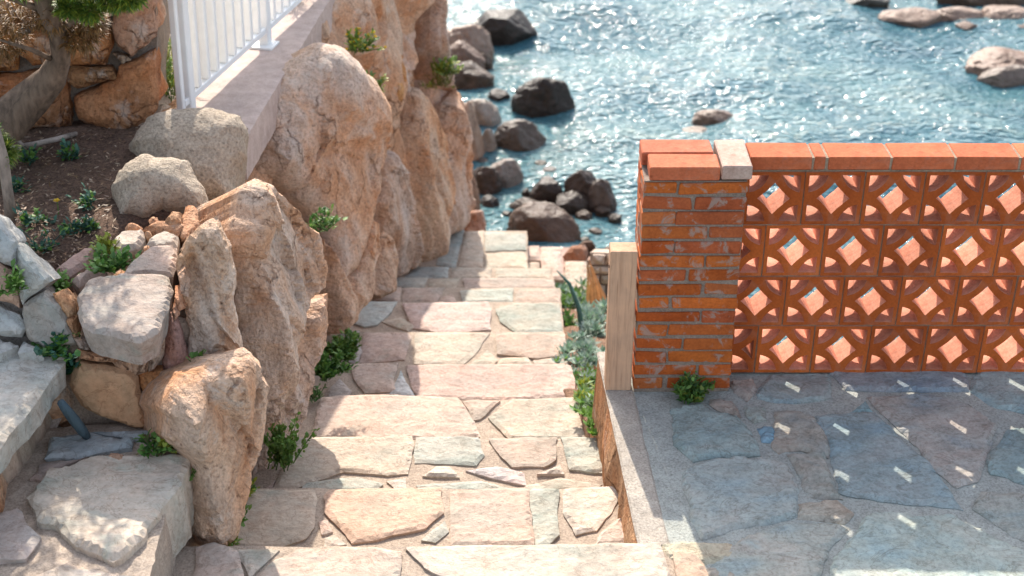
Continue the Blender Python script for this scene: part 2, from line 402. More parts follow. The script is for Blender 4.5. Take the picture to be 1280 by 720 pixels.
# pinkish beach that shelves under the water
def bz(x, y):
    # shoreline near y ~ 9.9 at the right of the stairs
    s = (9.6+.35*math.sin(x*1.3+1)+.25*fb((x*.8, y*.8, 3), 3)+-1.6*min(1, max(0, x-.7))) - y
    return ZS+np.clip(s*.30, -2.5, .75)+.03*fb((x*3, y*3, 1), 4)
mb = MB(); grid(mb, -3.5, 6, 4.0, 16, 120, 150, bz, (.34, .23, .19))
tag(mb.build('beach', M['mortar'], smooth=True, loc=(0, 0, ZS), fix=False), kind='structure')
mb = MB(); grid(mb, -60, 60, -40, 60, 30, 30, lambda x, y: -5.2+.2*fb((x*.1, y*.1, 2)), (.3, .26, .22))
tag(mb.build('seabed', M['mortar'], smooth=True, loc=(0, 0, -5), fix=False), kind='structure')

# ------------------------------------------------------------------ stairs
PINK = (.44, .368, .32); CREAM = (.44, .392, .335); GREY = (.375, .385, .35); ORAN = (.445, .345, .272); PALE = (.50, .45, .40); BLUE = (.36, .40, .40)
RIS = .17
FARY = [680, 608, 546, 498, 454, 413, 376, 358, 346, 333, 287]
RIGHT = [(838, 882), (772, 792), (754, 770), (724, 741), (711, 723), (705, 712), (701, 706), (700, 702), (692, 697), (690, 692), (659, 660)]
STONES = {
 0: [([(246, 684), (268, 678), (300, 690), (306, 722), (300, 745), (240, 745)], PINK), ([(322, 722), (345, 700), (370, 687), (470, 684), (503, 690), (500, 722), (480, 745), (310, 745)], PINK),
     ([(290, 686), (350, 687), (335, 702), (312, 722), (303, 704)], CREAM),
     ([(507, 683), (660, 681), (825, 678), (836, 715), (846, 760), (560, 760), (555, 722), (530, 708), (515, 694)], PALE),
     ([(840, 690), (868, 688), (882, 706), (890, 750), (850, 750)], ORAN)],
 1: [([(290, 626), (313, 612), (392, 613), (396, 625), (394, 660), (382, 674), (350, 684), (284, 684)], CREAM), ([(405, 620), (410, 612), (552, 609), (554, 640), (532, 660), (470, 675), (440, 680), (425, 660), (405, 640)], ORAN),
     ([(406, 672), (418, 669), (432, 681), (404, 683)], PALE), ([(398, 652), (410, 650), (416, 664), (402, 668)], PINK), ([(525, 676), (555, 651), (562, 664), (545, 678)], GREY),
     ([(563, 613), (660, 609), (664, 640), (668, 682), (563, 682)], PINK), ([(662, 609), (700, 611), (697, 640), (700, 668), (684, 682), (668, 682), (664, 640)], GREY), ([(705, 611), (768, 607), (774, 620), (764, 641), (745, 664), (720, 669), (703, 640)], PALE),
     ([(750, 666), (780, 643), (787, 680), (745, 682)], PINK)],
 2: [([(366, 547), (515, 545), (518, 555), (510, 592), (485, 594), (430, 590), (400, 600), (370, 611), (340, 611), (350, 590)], CREAM), ([(519, 546), (598, 546), (606, 570), (595, 582), (518, 579)], GREY),
     ([(610, 548), (696, 546), (694, 575), (680, 583), (640, 583), (625, 570)], PINK), ([(700, 546), (750, 547), (755, 592), (712, 587)], GREY),
     ([(528, 595), (545, 583), (563, 584), (575, 597)], PALE), ([(582, 589), (620, 583), (655, 591), (658, 607), (620, 599)], (.47, .42, .42)), ([(672, 592), (700, 582), (707, 593)], PALE),
     ([(380, 603), (450, 596), (480, 605), (470, 614), (375, 614)], GREY), ([(520, 606), (600, 601), (640, 610), (600, 615), (530, 615)], GREY), ([(660, 607), (700, 597), (752, 606), (740, 615), (650, 615)], CREAM), ([(484, 602), (508, 597), (508, 612), (495, 613)], PALE),
     ([(330, 612), (345, 600), (338, 614)], PINK)],
 3: [([(400, 496), (480, 493), (572, 497), (590, 520), (600, 546), (560, 549), (384, 549), (393, 530)], PINK), ([(578, 500), (625, 500), (600, 524), (592, 525)], PINK),
     ([(610, 522), (640, 499), (722, 497), (736, 540), (736, 549), (637, 549)], CREAM)],
 4: [([(436, 455), (498, 453), (492, 475), (498, 489), (455, 492), (442, 472)], PINK), ([(486, 493), (494, 480), (501, 462), (508, 478), (520, 497)], (.5, .53, .53)),
     ([(508, 456), (700, 455), (714, 457), (722, 498), (640, 500), (522, 499), (512, 478)], (.47, .36, .32)), ([(406, 492), (425, 473), (440, 490), (430, 500), (405, 500)], (.42, .38, .36))],
 5: [([(455, 415), (512, 416), (515, 422), (505, 450), (450, 454)], PINK), ([(519, 415), (612, 416), (594, 443), (580, 456), (517, 455)], CREAM), ([(586, 456), (610, 437), (622, 450), (618, 456)], CREAM), ([(620, 415), (706, 417), (708, 443), (670, 448), (622, 442)], PINK),
     ([(625, 448), (660, 446), (665, 457), (622, 457)], CREAM), ([(666, 450), (708, 446), (710, 458), (668, 458)], PINK), ([(432, 452), (448, 420), (452, 440), (447, 455)], (.42, .38, .36)), ([(425, 415), (450, 413), (440, 440), (420, 455)], (.42, .38, .36))],
 6: [([(439, 384), (452, 376), (497, 377), (488, 391), (472, 406), (455, 409), (440, 404)], (.38, .42, .42)), ([(476, 402), (500, 396), (519, 408), (510, 414)], CREAM), ([(502, 379), (610, 377), (614, 386), (613, 412), (560, 417), (516, 410)], (.49, .40, .37)),
     ([(619, 386), (640, 379), (700, 379), (704, 417), (645, 416), (625, 402)], GREY)],
 7: [([(462, 374), (474, 359), (502, 359), (500, 378)], PINK), ([(504, 360), (556, 359), (546, 379), (503, 379)], PINK), ([(575, 363), (642, 360), (641, 379), (578, 379)], GREY), ([(645, 362), (699, 361), (700, 379), (645, 379)], PINK), ([(552, 371), (566, 368), (572, 379), (548, 379)], PINK)],
 8: [([(478, 358), (490, 347), (535, 347), (530, 360)], GREY), ([(538, 350), (576, 347), (570, 360), (536, 360)], CREAM), ([(579, 348), (640, 347), (692, 350), (694, 361), (580, 361)], PINK)],
 9: [([(505, 347), (522, 334), (561, 334), (560, 349)], BLUE), ([(565, 335), (615, 334), (613, 349), (563, 349)], CREAM), ([(620, 335), (688, 336), (688, 349), (619, 349)], CREAM)],
 10: [([(545, 331), (556, 288), (580, 287), (575, 310), (569, 336)], BLUE), ([(582, 290), (605, 288), (604, 334), (573, 336)], CREAM), ([(606, 290), (657, 292), (658, 312), (606, 314)], GREY), ([(606, 317), (658, 315), (659, 336), (606, 336)], CREAM)],
}
root = empty('stone_stairs', U(570, 600, -.17), 'long flight of pale crazy paved stone steps going down to the sea', 'stairs')
for i in range(11):
    z = -RIS*i; mb = MB()
    yn = FARY[i-1] if i else 800
    xr0, xr1 = RIGHT[i]
    a = U(xr0, FARY[i], z); b = U(xr1, yn, z)
    Yf, Yn = a[1], b[1]-.06
    Xl = -1.25+.5*max(0, (Yf-5.5)/3.2)
    # bed: block of mortar with the riser as its far face
    nxs = 30; top = []
    P = [np.array([Xl, Yn, z]), np.array([b[0], Yn, z]), a.copy(), np.array([Xl, Yf, z])]
    slab(mb, [q-np.array([0, 0, .010]) for q in P], (0, 0, 1), bulge=.004, edge=.02, thick=.42, res=.05, amp=.004, freq=12, jag=.008, smooth=0, back=1., tint=(.385, .31, .245), mi=1)
    for poly, c in STONES[i]:
        hh = .004*rng.random()
        slab(mb, px2(poly, z+hh), (0, 0, 1), bulge=.006, edge=.010, thick=.035, res=.018 if i < 5 else .03, amp=.0035, freq=8, jag=.006, tint=vary(c, .06), mi=0)
    mb.build('step', [M['flag'], M['mortar']], root, smooth=False)
# side steps that wind down to the right at the foot
mb = MB()
for z, poly, c in ((-1.80, [(655, 309), (674, 307), (676, 325), (656, 326)], PINK), (-1.80, [(676, 308), (702, 309), (704, 350), (677, 348)], PINK), (-1.80, [(656, 328), (674, 328), (676, 348), (656, 350)], CREAM),
                   (-1.95, [(706, 327), (733, 327), (735, 362), (706, 362)], CREAM), (-1.95, [(690, 345), (704, 352), (734, 364), (732, 380), (690, 380)], PALE)):
    slab(mb, px2(poly, z), (0, 0, 1), bulge=.012, edge=.02, thick=.3, res=.03, amp=.006, jag=.008, tint=vary(c))
r2 = empty('winding_steps', U(700, 350, -2.0), 'low pale stone steps turning right at the foot of the stairs above the beach', 'steps')
mb.build('step', [M['flag']], r2)
# coursed stone retaining wall beyond the plants
mb = MB(); pw = U(752, 400, -1.75); nw = (-.25, -1, .35)
ys = [318, 331, 343, 356, 371, 386, 404]
for j in range(len(ys)-1):
    x = 737+rng.uniform(-3, 2)
    while x < 800:
        w = rng.uniform(14, 30)
        slab(mb, px3([(x+1, ys[j]+1), (x+w-1, ys[j]+rng.uniform(0, 2)), (x+w-1, ys[j+1]-1), (x+1, ys[j+1]-1)], pw, nw), nw, bulge=.02, edge=.03, thick=.25, res=.035, amp=.008, jag=.01, tint=vary(rng.choice([PINK, CREAM, PALE, ORAN]), .1))
        x += w
slab(mb, px3([(737, 316), (800, 316), (800, 406), (738, 406)], pw-np.array(nw)*.03, nw), nw, bulge=.0, edge=.02, thick=.2, res=.06, amp=.004, tint=(.42, .33, .27), mi=1)
tag(mb.build('retaining_wall', [M['flag'], M['mortar']]), 'low coursed wall of pale pink stones behind the succulents, left of the wooden post', 'wall')

# ------------------------------------------------------------------ terrace with flagstones, kerb
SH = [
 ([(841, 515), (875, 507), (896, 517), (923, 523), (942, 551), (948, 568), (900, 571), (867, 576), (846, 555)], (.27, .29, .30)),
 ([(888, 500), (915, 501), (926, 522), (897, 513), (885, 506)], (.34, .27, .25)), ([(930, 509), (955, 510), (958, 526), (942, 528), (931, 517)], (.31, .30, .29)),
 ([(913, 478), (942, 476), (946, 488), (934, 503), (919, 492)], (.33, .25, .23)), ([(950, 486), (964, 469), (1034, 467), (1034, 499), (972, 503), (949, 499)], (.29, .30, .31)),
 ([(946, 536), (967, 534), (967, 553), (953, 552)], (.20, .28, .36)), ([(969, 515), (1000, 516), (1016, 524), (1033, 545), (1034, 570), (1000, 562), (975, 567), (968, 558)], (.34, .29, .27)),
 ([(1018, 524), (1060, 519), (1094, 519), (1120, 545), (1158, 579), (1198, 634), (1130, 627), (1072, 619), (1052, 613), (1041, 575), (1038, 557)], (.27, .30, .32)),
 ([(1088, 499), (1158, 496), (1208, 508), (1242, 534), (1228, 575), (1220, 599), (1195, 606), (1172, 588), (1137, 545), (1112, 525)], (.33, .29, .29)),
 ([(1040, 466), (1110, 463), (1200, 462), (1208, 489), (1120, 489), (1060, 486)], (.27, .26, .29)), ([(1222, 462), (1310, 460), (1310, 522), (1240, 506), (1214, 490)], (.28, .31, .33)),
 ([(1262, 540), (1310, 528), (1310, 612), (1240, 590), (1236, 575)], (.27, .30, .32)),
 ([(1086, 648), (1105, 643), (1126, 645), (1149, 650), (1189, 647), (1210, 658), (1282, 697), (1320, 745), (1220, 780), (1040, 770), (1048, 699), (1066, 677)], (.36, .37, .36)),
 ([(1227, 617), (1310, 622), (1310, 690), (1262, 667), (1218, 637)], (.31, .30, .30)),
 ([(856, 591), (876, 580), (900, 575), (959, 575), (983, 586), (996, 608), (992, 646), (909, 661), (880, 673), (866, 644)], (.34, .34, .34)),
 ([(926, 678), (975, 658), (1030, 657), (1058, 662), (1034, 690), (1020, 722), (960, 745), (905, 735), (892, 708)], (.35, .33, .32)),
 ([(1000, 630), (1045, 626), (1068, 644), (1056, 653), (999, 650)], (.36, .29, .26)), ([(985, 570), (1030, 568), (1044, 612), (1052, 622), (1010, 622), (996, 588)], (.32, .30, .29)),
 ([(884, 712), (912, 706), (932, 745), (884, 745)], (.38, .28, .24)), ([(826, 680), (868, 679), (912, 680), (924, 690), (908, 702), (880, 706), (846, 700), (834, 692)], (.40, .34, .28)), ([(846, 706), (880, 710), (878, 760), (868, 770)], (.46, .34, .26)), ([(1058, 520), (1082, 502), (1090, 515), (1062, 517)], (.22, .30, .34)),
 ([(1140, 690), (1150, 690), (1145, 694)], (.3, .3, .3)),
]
e0 = U(757, 487, 0); e1 = U(797, 676, 0); de = (e1-e0)/np.linalg.norm(e1-e0)
efar = np.array([.314, 4.43, 0]); enear = e1+de*.02
mb = MB()
TB = (.37, .39, .36)
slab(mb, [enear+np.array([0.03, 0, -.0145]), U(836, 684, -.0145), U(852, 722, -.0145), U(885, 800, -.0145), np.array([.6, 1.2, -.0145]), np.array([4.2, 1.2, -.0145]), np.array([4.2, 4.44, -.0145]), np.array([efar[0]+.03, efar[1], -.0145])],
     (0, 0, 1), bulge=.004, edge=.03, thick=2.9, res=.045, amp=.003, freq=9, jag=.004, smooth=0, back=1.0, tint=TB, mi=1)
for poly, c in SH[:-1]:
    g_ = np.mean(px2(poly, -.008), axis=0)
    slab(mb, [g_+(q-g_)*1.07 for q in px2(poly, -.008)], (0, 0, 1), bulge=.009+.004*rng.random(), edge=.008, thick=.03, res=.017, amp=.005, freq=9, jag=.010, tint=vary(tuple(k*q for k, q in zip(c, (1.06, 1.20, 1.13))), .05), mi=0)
for k in range(26):          # paving continues to the right and towards the viewer
    x = rng.uniform(2.1, 4.0) if k < 16 else rng.uniform(.7, 2.2); y = rng.uniform(1.5, 4.2) if k < 16 else rng.uniform(1.3, 2.6); r = rng.uniform(.16, .3)
    pts = [np.array([x+r*math.cos(t)*rng.uniform(.7, 1.1), y+r*math.sin(t)*rng.uniform(.7, 1.1), -.008]) for t in np.linspace(0, 6.28, 7)[:-1]]
    slab(mb, pts, (0, 0, 1), bulge=.006, edge=.014, thick=.03, res=.05, amp=.0035, jag=.01, tint=vary((.36, .35, .34)), mi=0)
tag(mb.build('terrace_paving', [M['terraceflag'], M['mortar']], loc=(1.5, 3, 0)), kind='structure')
# kerb: battered earthy face with a pale concrete lip
mb = MB(); ns = 40
kv = []; kf = []
for j in range(ns+1):
    t = j/ns; s_ = t*(np.linalg.norm(e0-efar)+np.linalg.norm(enear-e0)); l0 = np.linalg.norm(e0-efar)
    p = efar+(e0-efar)*(s_/l0) if s_ < l0 else e0+de*(s_-l0); nrm = np.array([-de[1], de[0], 0]); nrm = -nrm if nrm[0] > 0 else nrm
    zb = -.22-(1-t)*1.15
    col = []
    for k, (o, z) in enumerate(((.10, -.012), (.09, -.003), (.005, .001), (0.002, -.006), (-.003, -.02), (.006, .18*zb), (.016, .45*zb), (.026, .75*zb), (.034, zb-.2))):
        q = p+nrm*(-o if k < 3 else o)+np.array([0, 0, z])
        g = .010*fb(q*9, 4)*(1 if k > 3 else .15)+.02*fb(q*np.array([5, 5, 2]), 3)*(1 if k > 4 else 0)
        col.append(q+nrm*g+np.array([0, 0, .002*fb(q*20, 2)]))
    kv += col
nc = 9
for j in range(ns):
    for k in range(nc-1):
        kf.append((j*nc+k, (j+1)*nc+k, (j+1)*nc+k+1, j*nc+k+1))
for f in kf:
    k = f[0] % nc; mb.add([kv[i] for i in f], [(0, 1, 2, 3)], (.40, .36, .31) if k < 3 else (.46, .29, .17), 0 if k < 3 else 1)
kerb = mb.build('terrace_kerb', [M['mortar'], M['cliff']], fix=False); tag(kerb, kind='structure')

# ------------------------------------------------------------------ brick pillar
BR = [(.46, .105, .020), (.42, .09, .018), (.50, .13, .025), (.40, .10, .035), (.46, .13, .04), (.50, .13, .03)]
def smear_tint(): return vary(rng.choice(BR), .12)
YF, YW = 4.18, 4.29
pl = empty('brick_pillar', (.605, 4.285, 0), 'square orange brick pillar with mortar smears and three cap bricks at the end of the screen wall', 'pillar')
PX0, PX1, PD = .424, .772, .212; CH = .0545; NCO = 15
mb = MB()
mb.box(((PX0+PX1)/2, YF+PD/2, NCO*CH/2-.02), np.eye(3), ((PX1-PX0)/2-.007, PD/2-.0065, NCO*CH/2+.018), (.27, .215, .175))
mb.build('mortar_joints', M['plaster'], pl)
mb = MB(); mb2 = MB()
for c in range(NCO):
    z = c*CH+CH/2; zh = .0225
    fr = [.115, .23] if c % 2 == 0 else [.225, .12]
    if c % 5 == 3: fr = [.17, .17]
    x = PX0; tot = PX1-PX0
    for k, w in enumerate(fr):
        w = w if k == 0 else tot-(x-PX0)
        jx = rng.uniform(-.003, .003); jy = rng.uniform(-.004, .003)
        t = smear_tint()
        ra = rng.uniform(-.012, .012); rb = rng.uniform(-.015, .015)
        mb.box((x+w/2+jx, YF+.052+jy, z), [(math.cos(ra)*math.cos(rb), math.sin(rb), math.sin(ra)), (-math.sin(rb), math.cos(rb), 0), (-math.sin(ra), 0, math.cos(ra))], (w/2-rng.uniform(.003, .006), .052, zh+rng.uniform(-.0035, .0005)), t, 0, .004, .0028)
        mb.box((x+w/2, YF+PD-.05, z), np.eye(3), (w/2-.004, .05, zh), smear_tint(), 0, .003, .002)
        x += w
mb.build('brickwork', M['brick'], pl)
zt = NCO*CH
for (x0, x1, y0, y1, t) in ((PX0+.022, PX0+.250, YF-.004, YF+.102, (.52, .145, .065)), (PX0+.006, PX0+.240, YF+.108, YF+.216, (.52, .14, .07)), (PX0+.256, PX1+.008, YF-.002, YF+.214, (.50, .36, .30))):
    q = MB(); q.box(((x0+x1)/2, (y0+y1)/2, zt+.028), np.eye(3), ((x1-x0)/2, (y1-y0)/2, .024), t, 0, .004, .002)
    q.build('cap_brick', M['terra'], pl)

# ------------------------------------------------------------------ pierced terracotta screen wall
SW = empty('screen_wall', (1.5, 4.345, 0), 'pierced terracotta block screen wall with a flower pattern, beside the brick pillar', 'wall')
BS = .2; DEP = .116; ZT = .80
def block_shape():
    holes = []; s = 1.0; b = .074; r = .392; Ro = .525
    for cx, cy in ((0, 0), (1, 0), (1, 1), (0, 1)):
        sx = 1 if cx == 0 else -1; sy = 1 if cy == 0 else -1; pts = [(cx+sx*b, cy+sy*b)]
        a0 = math.asin(b/r)
        for k in range(9):
            t = a0+(math.pi/2-2*a0)*k/8; pts.append((cx+sx*r*math.cos(t), cy+sy*r*math.sin(t)))
        holes.append(pts if sx*sy > 0 else pts[::-1])
    V = [(.5, .205), (.775, .5), (.5, .80), (.225, .5)]; eye = []
    for k in range(4):
        a = np.array(V[k]); b_ = np.array(V[(k+1) % 4]); m_ = (a+b_)/2; m_ = m_+(np.array([.5, .5])-m_)*.05
        for q in range(6):
            t = q/6; eye.append(tuple((1-t)**2*a+2*t*(1-t)*(2*m_-(a+b_)/2)+t*t*b_))
    holes.append(eye)
    return holes
HOLES = block_shape()
def clip_poly(poly, xa, xb):
    for X, sgn in ((xa, 1), (xb, -1)):
        out = []
        for i in range(len(poly)):
            p, q = poly[i], poly[(i+1) % len(poly)]; ip = sgn*(p[0]-X) >= 0; iq = sgn*(q[0]-X) >= 0
            if ip: out.append(p)
            if ip != iq:
                t = (X-p[0])/(q[0]-p[0]); out.append((X, p[1]+t*(q[1]-p[1])))
        poly = out
        if len(poly) < 3: return []
    return poly
def make_block(xa=0, xb=1):
    mb = MB(); e = .012
    outer = [(xa+e, e), (xb-e, e), (xb-e, 1-e), (xa+e, 1-e)]
    O = []
    for i in range(4):
        a, b = np.array(outer[i]), np.array(outer[(i+1) % 4])
        for k in range(6): O.append(tuple(a+(b-a)*k/6))
    loops = [O]; holes = []
    for h in HOLES:
        h2 = clip_poly(h, xa+(.0 if xa == 0 else .06), xb-(.0 if xb == 1 else .06)) if (xa > 0 or xb < 1) else h
        if len(h2) > 3 and (max(p[0] for p in h2)-min(p[0] for p in h2)) > .06: holes.append(h2)
    pts = []; faces = []
    for l in [O]+holes:
        faces.append(list(range(len(pts), len(pts)+len(l)))); pts += [Vector((p[0], p[1])) for p in l]
    ov, oe, of, *_ = geometry.delaunay_2d_cdt(pts, [], faces, 1, 1e-6)
    Q = [(q.x, q.y) for q in ov]; keep = []
    H = [np.array(h) for h in holes]
    for f in of:
        c = np.mean([Q[i] for i in f], axis=0)[None, :]
        if not any(inside(c, h)[0] for h in H): keep.append(f)
    def loc(p, y, k=1.0, hole=None):
        x, z = p
        return np.array([x*BS, y, z*BS])
    nq = len(Q); vs = []
    jit = [(.0016*fb((q[0]*5+rng.random()*.2, q[1]*5, 1)), .0016*fb((q[0]*5, q[1]*5, 7))) for q in Q]
    for y in (0, DEP):
        for q, j in zip(Q, jit): vs.append(np.array([q[0]*BS+j[0], y, q[1]*BS+j[1]]))
    fs = [tuple(f)[::-1] for f in keep]+[tuple(i+nq for i in f) for f in keep]
    ed = {}
    for f in keep:
        for a, b in zip(f, list(f[1:])+[f[0]]): ed[(a, b)] = 1
    # side walls are cut in depth so the fired inside can be uneven
    ND = 5; bl = [(a, b) for (a, b) in ed if (b, a) not in ed]
    lay = {}
    def pt(i, k):
        if k == 0: return i
        if (i, k) not in lay:
            q = np.array(Q[i]); y = DEP*k/ND
            # draft: rough corner openings narrow mid-depth; centre has upward flare added to pass sunlight
            c = None
            for h in H:
                if np.min(np.linalg.norm(h-q, axis=1)) < 1e-4: c = h.mean(0)
            off = np.zeros(2)
            if c is not None and abs(c[0]-.5) < .06 and abs(c[1]-.5) < .06 and q[1] > .5:
                off = np.array([(q[0]-.5)*.36, (q[1]-.5)*.58])*k/ND+.012*np.array([fb((q[0]*6, q[1]*6, k*.9), 3), 0])
            elif c is not None:
                off = (c-q)*(.02*math.sin(math.pi*k/ND)+.04*fb((q[0]*6+xa*9, q[1]*6, k*.9), 3))
            p = q+off; w_ = np.array([p[0]*BS+jit[i][0], y, p[1]*BS+jit[i][1]])
            if k == ND: vs[i+nq] = w_; lay[(i, k)] = i+nq
            else: lay[(i, k)] = len(vs); vs.append(w_)
        return lay[(i, k)]
    for a, b in bl:
        for k in range(ND): fs.append((pt(a, k), pt(b, k), pt(b, k+1), pt(a, k+1)))
    nf = len(keep)*2
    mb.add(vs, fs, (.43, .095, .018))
    for k in range(nf, len(mb.t)): mb.t[k] = (.58, .25, .165)  # inside faces paler pink: sunlit brightness put into the raw clay colour
    return mb
def put_block(me_obj, x, z):
    c = me_obj.copy(); COL.objects.link(c); c.parent = SW; c.location = Vector((x, YW, z))-SW.location
    c.rotation_euler = (rng.uniform(-.006, .006), rng.uniform(-.006, .006), rng.uniform(-.006, .006)); return c
protos = []
for v in range(3):
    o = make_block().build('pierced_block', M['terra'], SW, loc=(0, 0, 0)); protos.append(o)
off = [-.36, -.93, -.48, -.89]; used = [False]*3; XR = 2.95
joints = []
for r in range(4):
    z0 = ZT-BS*(r+1)
    x = 1.05+BS*off[r]
    while x-BS > PX1-.05: x -= BS
    lft = x-(PX1+.002)
    if lft > .03:
        fr = lft/BS
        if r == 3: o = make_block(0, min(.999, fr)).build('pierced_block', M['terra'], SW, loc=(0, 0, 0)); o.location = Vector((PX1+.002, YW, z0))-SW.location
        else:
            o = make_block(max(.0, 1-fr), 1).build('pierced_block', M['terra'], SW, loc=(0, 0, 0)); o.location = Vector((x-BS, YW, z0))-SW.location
    while x < XR:
        v = rng.randrange(3)
        if not used[v]: used[v] = True; protos[v].location = Vector((x, YW, z0))-SW.location
        else: put_block(protos[v], x, z0)
        joints.append((x, z0)); x += BS
# mortar: thin bed and head joints, set back from the faces
mb = MB(); MC = (.33, .25, .18)
for r in range(5):
    z = ZT-BS*r if r < 4 else .003
    mb.box(((PX1+XR+.18)/2, YW+DEP/2, z), np.eye(3), ((XR+.18-PX1)/2, DEP/2-.004+rng.uniform(-.001, .001), .0033), MC, 0)
for x, z0 in joints:
    mb.box((x, YW+DEP/2, z0+BS/2), np.eye(3), (.0034, DEP/2-.006, BS/2-.004), MC, 0)
mb.build('mortar_joints', M['plaster'], SW)
x = PX1+.012; first = True; k = 0
for w in [.212, .046]+[.213]*11:
    if x > XR+.1: break
    q = MB(); q.box((x+w/2, YW+.055, ZT+.030), np.eye(3), (w/2-.004, .058, .0235), vary((.52, .135, .055), .05), 0, .003, .0015)
    q.build('coping_brick', M['terra'], SW); x += w
mb = MB(); x2 = PX1+.014
mb.box(((x2+x)/2-.004, YW+.055, ZT+.028), np.eye(3), ((x-x2)/2-.012, .0545, .0215), MC, 0)
mb.build('coping_mortar', M['plaster'], SW)

# ------------------------------------------------------------------ wooden post
mb = MB()
p = np.array([.374, 4.18, 0]); hx = .0455
mb.box((p[0]+.001, 4.18+.035, .277), np.eye(3), (hx, .036, .279), (.52, .33, .215), 0, .003)
wp = mb.build('wooden_post', M['wood'], loc=(p[0], 4.21, 0))
tag(wp, 'short square weathered wooden post standing against the left side of the brick pillar', 'post')
q = MB(); q.tube([(p[0]-hx-.002, 4.20, .49), (p[0]-hx+.004, 4.20, .49)], .006, 8, (.12, .08, .06)); q.build('nail_hole', M['wood'], wp)

# ------------------------------------------------------------------ left bank: ground, cliff
OG = (.54, .40, .30)
def path_pts():
    return [(-1.95, 2.2), (-1.62, 3.2), (-1.38, 3.7), (-1.28, 4.2), (-1.26, 5.0), (-1.24, 5.9), (-.96, 7.0), (-.72, 7.9), (-.66, 8.7), (-.68, 9.2), (-.75, 9.7), (-1.3, 10.0), (-2.6, 10.3), (-6, 10.8)]
PP = resample(np.array(path_pts()), .05, False)[:-100] if False else None
pp = [np.array(q) for q in path_pts()]; line = []
for a, b in zip(pp[:-1], pp[1:]):
    k = max(1, int(np.linalg.norm(b-a)/.06))
    for j in range(k): line.append(a+(b-a)*j/k)
line.append(pp[-1]); nl = len(line); mb = MB(); vs = []
NZ = 60
for i, q in enumerate(line):
    t = line[min(i+1, nl-1)]-line[max(i-1, 0)]; t /= np.linalg.norm(t); nn = np.array([t[1], -t[0]])
    for k in range(NZ+1):
        z = -3.0+3.42*k/NZ; w = np.array([q[0], q[1], z])
        s = w*np.array([1, 1, .5]); dd, cc = noise.voronoi(Vector(s*2.6)+Vector((fb(s*2, 2),)*3)*.3)
        rv = Vector((noise.cell(cc[0]*31.7)-.5, noise.cell(cc[0]*17.3)-.5, noise.cell(cc[0]*23.9)-.5)); h = .06+.05*fb(s*2.2, 5)+sum(wt*.085*facet_h(Vector(s*2.6), c0) for c0, wt in ((cc[0], .5+.5*min(1, (dd[1]-dd[0])/.28)), (cc[1], .5-.5*min(1, (dd[1]-dd[0])/.28))))-.05*max(0, 1-(dd[1]-dd[0])/.12)
        z_in = max(0, (z-.25)/.17)**2*.06
        w[:2] += nn*(h-z_in-.04*(z+.9)*.6); vs.append(w)
    w = w.copy(); w[:2] -= nn*.45; w[2] -= .03; vs.append(w)
NZ += 1
for i in range(nl-1):
    for k in range(NZ):
        a = i*(NZ+1)+k; mb.add([], [], OG)
fs = [(i*(NZ+1)+k, (i+1)*(NZ+1)+k, (i+1)*(NZ+1)+k+1, i*(NZ+1)+k+1) for i in range(nl-1) for k in range(NZ)]
mb.add(vs, fs, OG)
tag(mb.build('cliff', M['cliff'], smooth=False, loc=(-1, 6, -3), fix=False), kind='structure')
def gz(x, y): return .40+.02*fb((x*2, y*2, 0), 3)-max(0, 4.05-y)*.55*(1 if x > -3 else .6)
# rocky sunlit ground behind the fence and under everything on the bank
mb = MB()
def edge_x(y):
    for a, b in zip(pp[:-1], pp[1:]):
        if a[1] <= y <= b[1]: return a[0]+(b[0]-a[0])*(y-a[1])/(b[1]-a[1])
    return -6 if y > 9 else -1.45
vs = []; fs = []; ys = np.linspace(2.2, 10.0, 150); nx = 110
for y in ys:
    xe = edge_x(y)-.05 if y < 9.7 else edge_x(9.69)-.05
    for i in range(nx):
        x = xe-(xe+8)*((i/(nx-1))**1.6)*1.0
        s = Vector((x*3.2, y*4.5, 0)); dd, cc = noise.voronoi(s)
        h = .05*min(1, (dd[1]-dd[0])/.25)*(.4+noise.cell(Vector(cc[0])*3.3))+.03*fb((x*6, y*6, 2), 4) if x < -1.5 and y > 5.3 else 0
        vs.append((x, y, gz(x, y)+h))
for j in range(len(ys)-1):
    for i in range(nx-1): fs.append((j*nx+i+1, j*nx+i, (j+1)*nx+i, (j+1)*nx+i+1))
mb.add(vs, fs, (.47, .39, .33))
tag(mb.build('rocky_ground', M['mortar'], smooth=False, loc=(-4, 6, .4), fix=False), kind='structure')
# dark soil bed
mb = MB()
ps = px2([(-220, 150), (60, 150), (170, 155), (235, 200), (230, 262), (180, 285), (120, 312), (60, 345), (0, 320), (-200, 300)], .49)
slab(mb, [q for q in ps], (0, 0, 1), bulge=.03, edge=.12, thick=.2, res=.02, amp=.014, freq=9, jag=.02, tint=(.15, .10, .075))
tag(mb.build('soil', M['soil'], smooth=True), kind='structure')

# ---- boulders and outcrops of the bank: (label, polygon, anchor, normal, bulge, edge, thick, tint, material, params)
def rock_thing(name, label, cat, poly, anchor, n, bulge, edge, thick, tint, mat='cliff', group=None, **kw):
    mb = MB(); n = np.array(n, float); n /= np.linalg.norm(n)
    if mat == 'cliff' and thick > .3: tint = (tint[0]*1.0, tint[1]*1.06, tint[2]*1.14)
    k = dict(res=.0125, amp=.012, freq=6, jag=.014, back=.95, crack=.012, crfreq=5., ridge=.016, facet=.11, ffreq=3.2, stretch=(1, 1, .5), smooth=0); k.update(kw)
    k['lean'] = (0, 0, -.36*thick); bk = k.pop('bk', None)
    if bk is None: k['crack'] = min(k['crack'], .016); k['facet'] = min(k['facet']*1.5, .22); bk = .85
    if mat == 'cliff': bulge *= bk; edge *= bk*.85
    slab(mb, px3(poly, anchor, n), n, bulge=bulge, edge=edge, thick=thick, tint=tint, **k)
    return tag(mb.build(name, M[mat], smooth=False), label, cat, group)
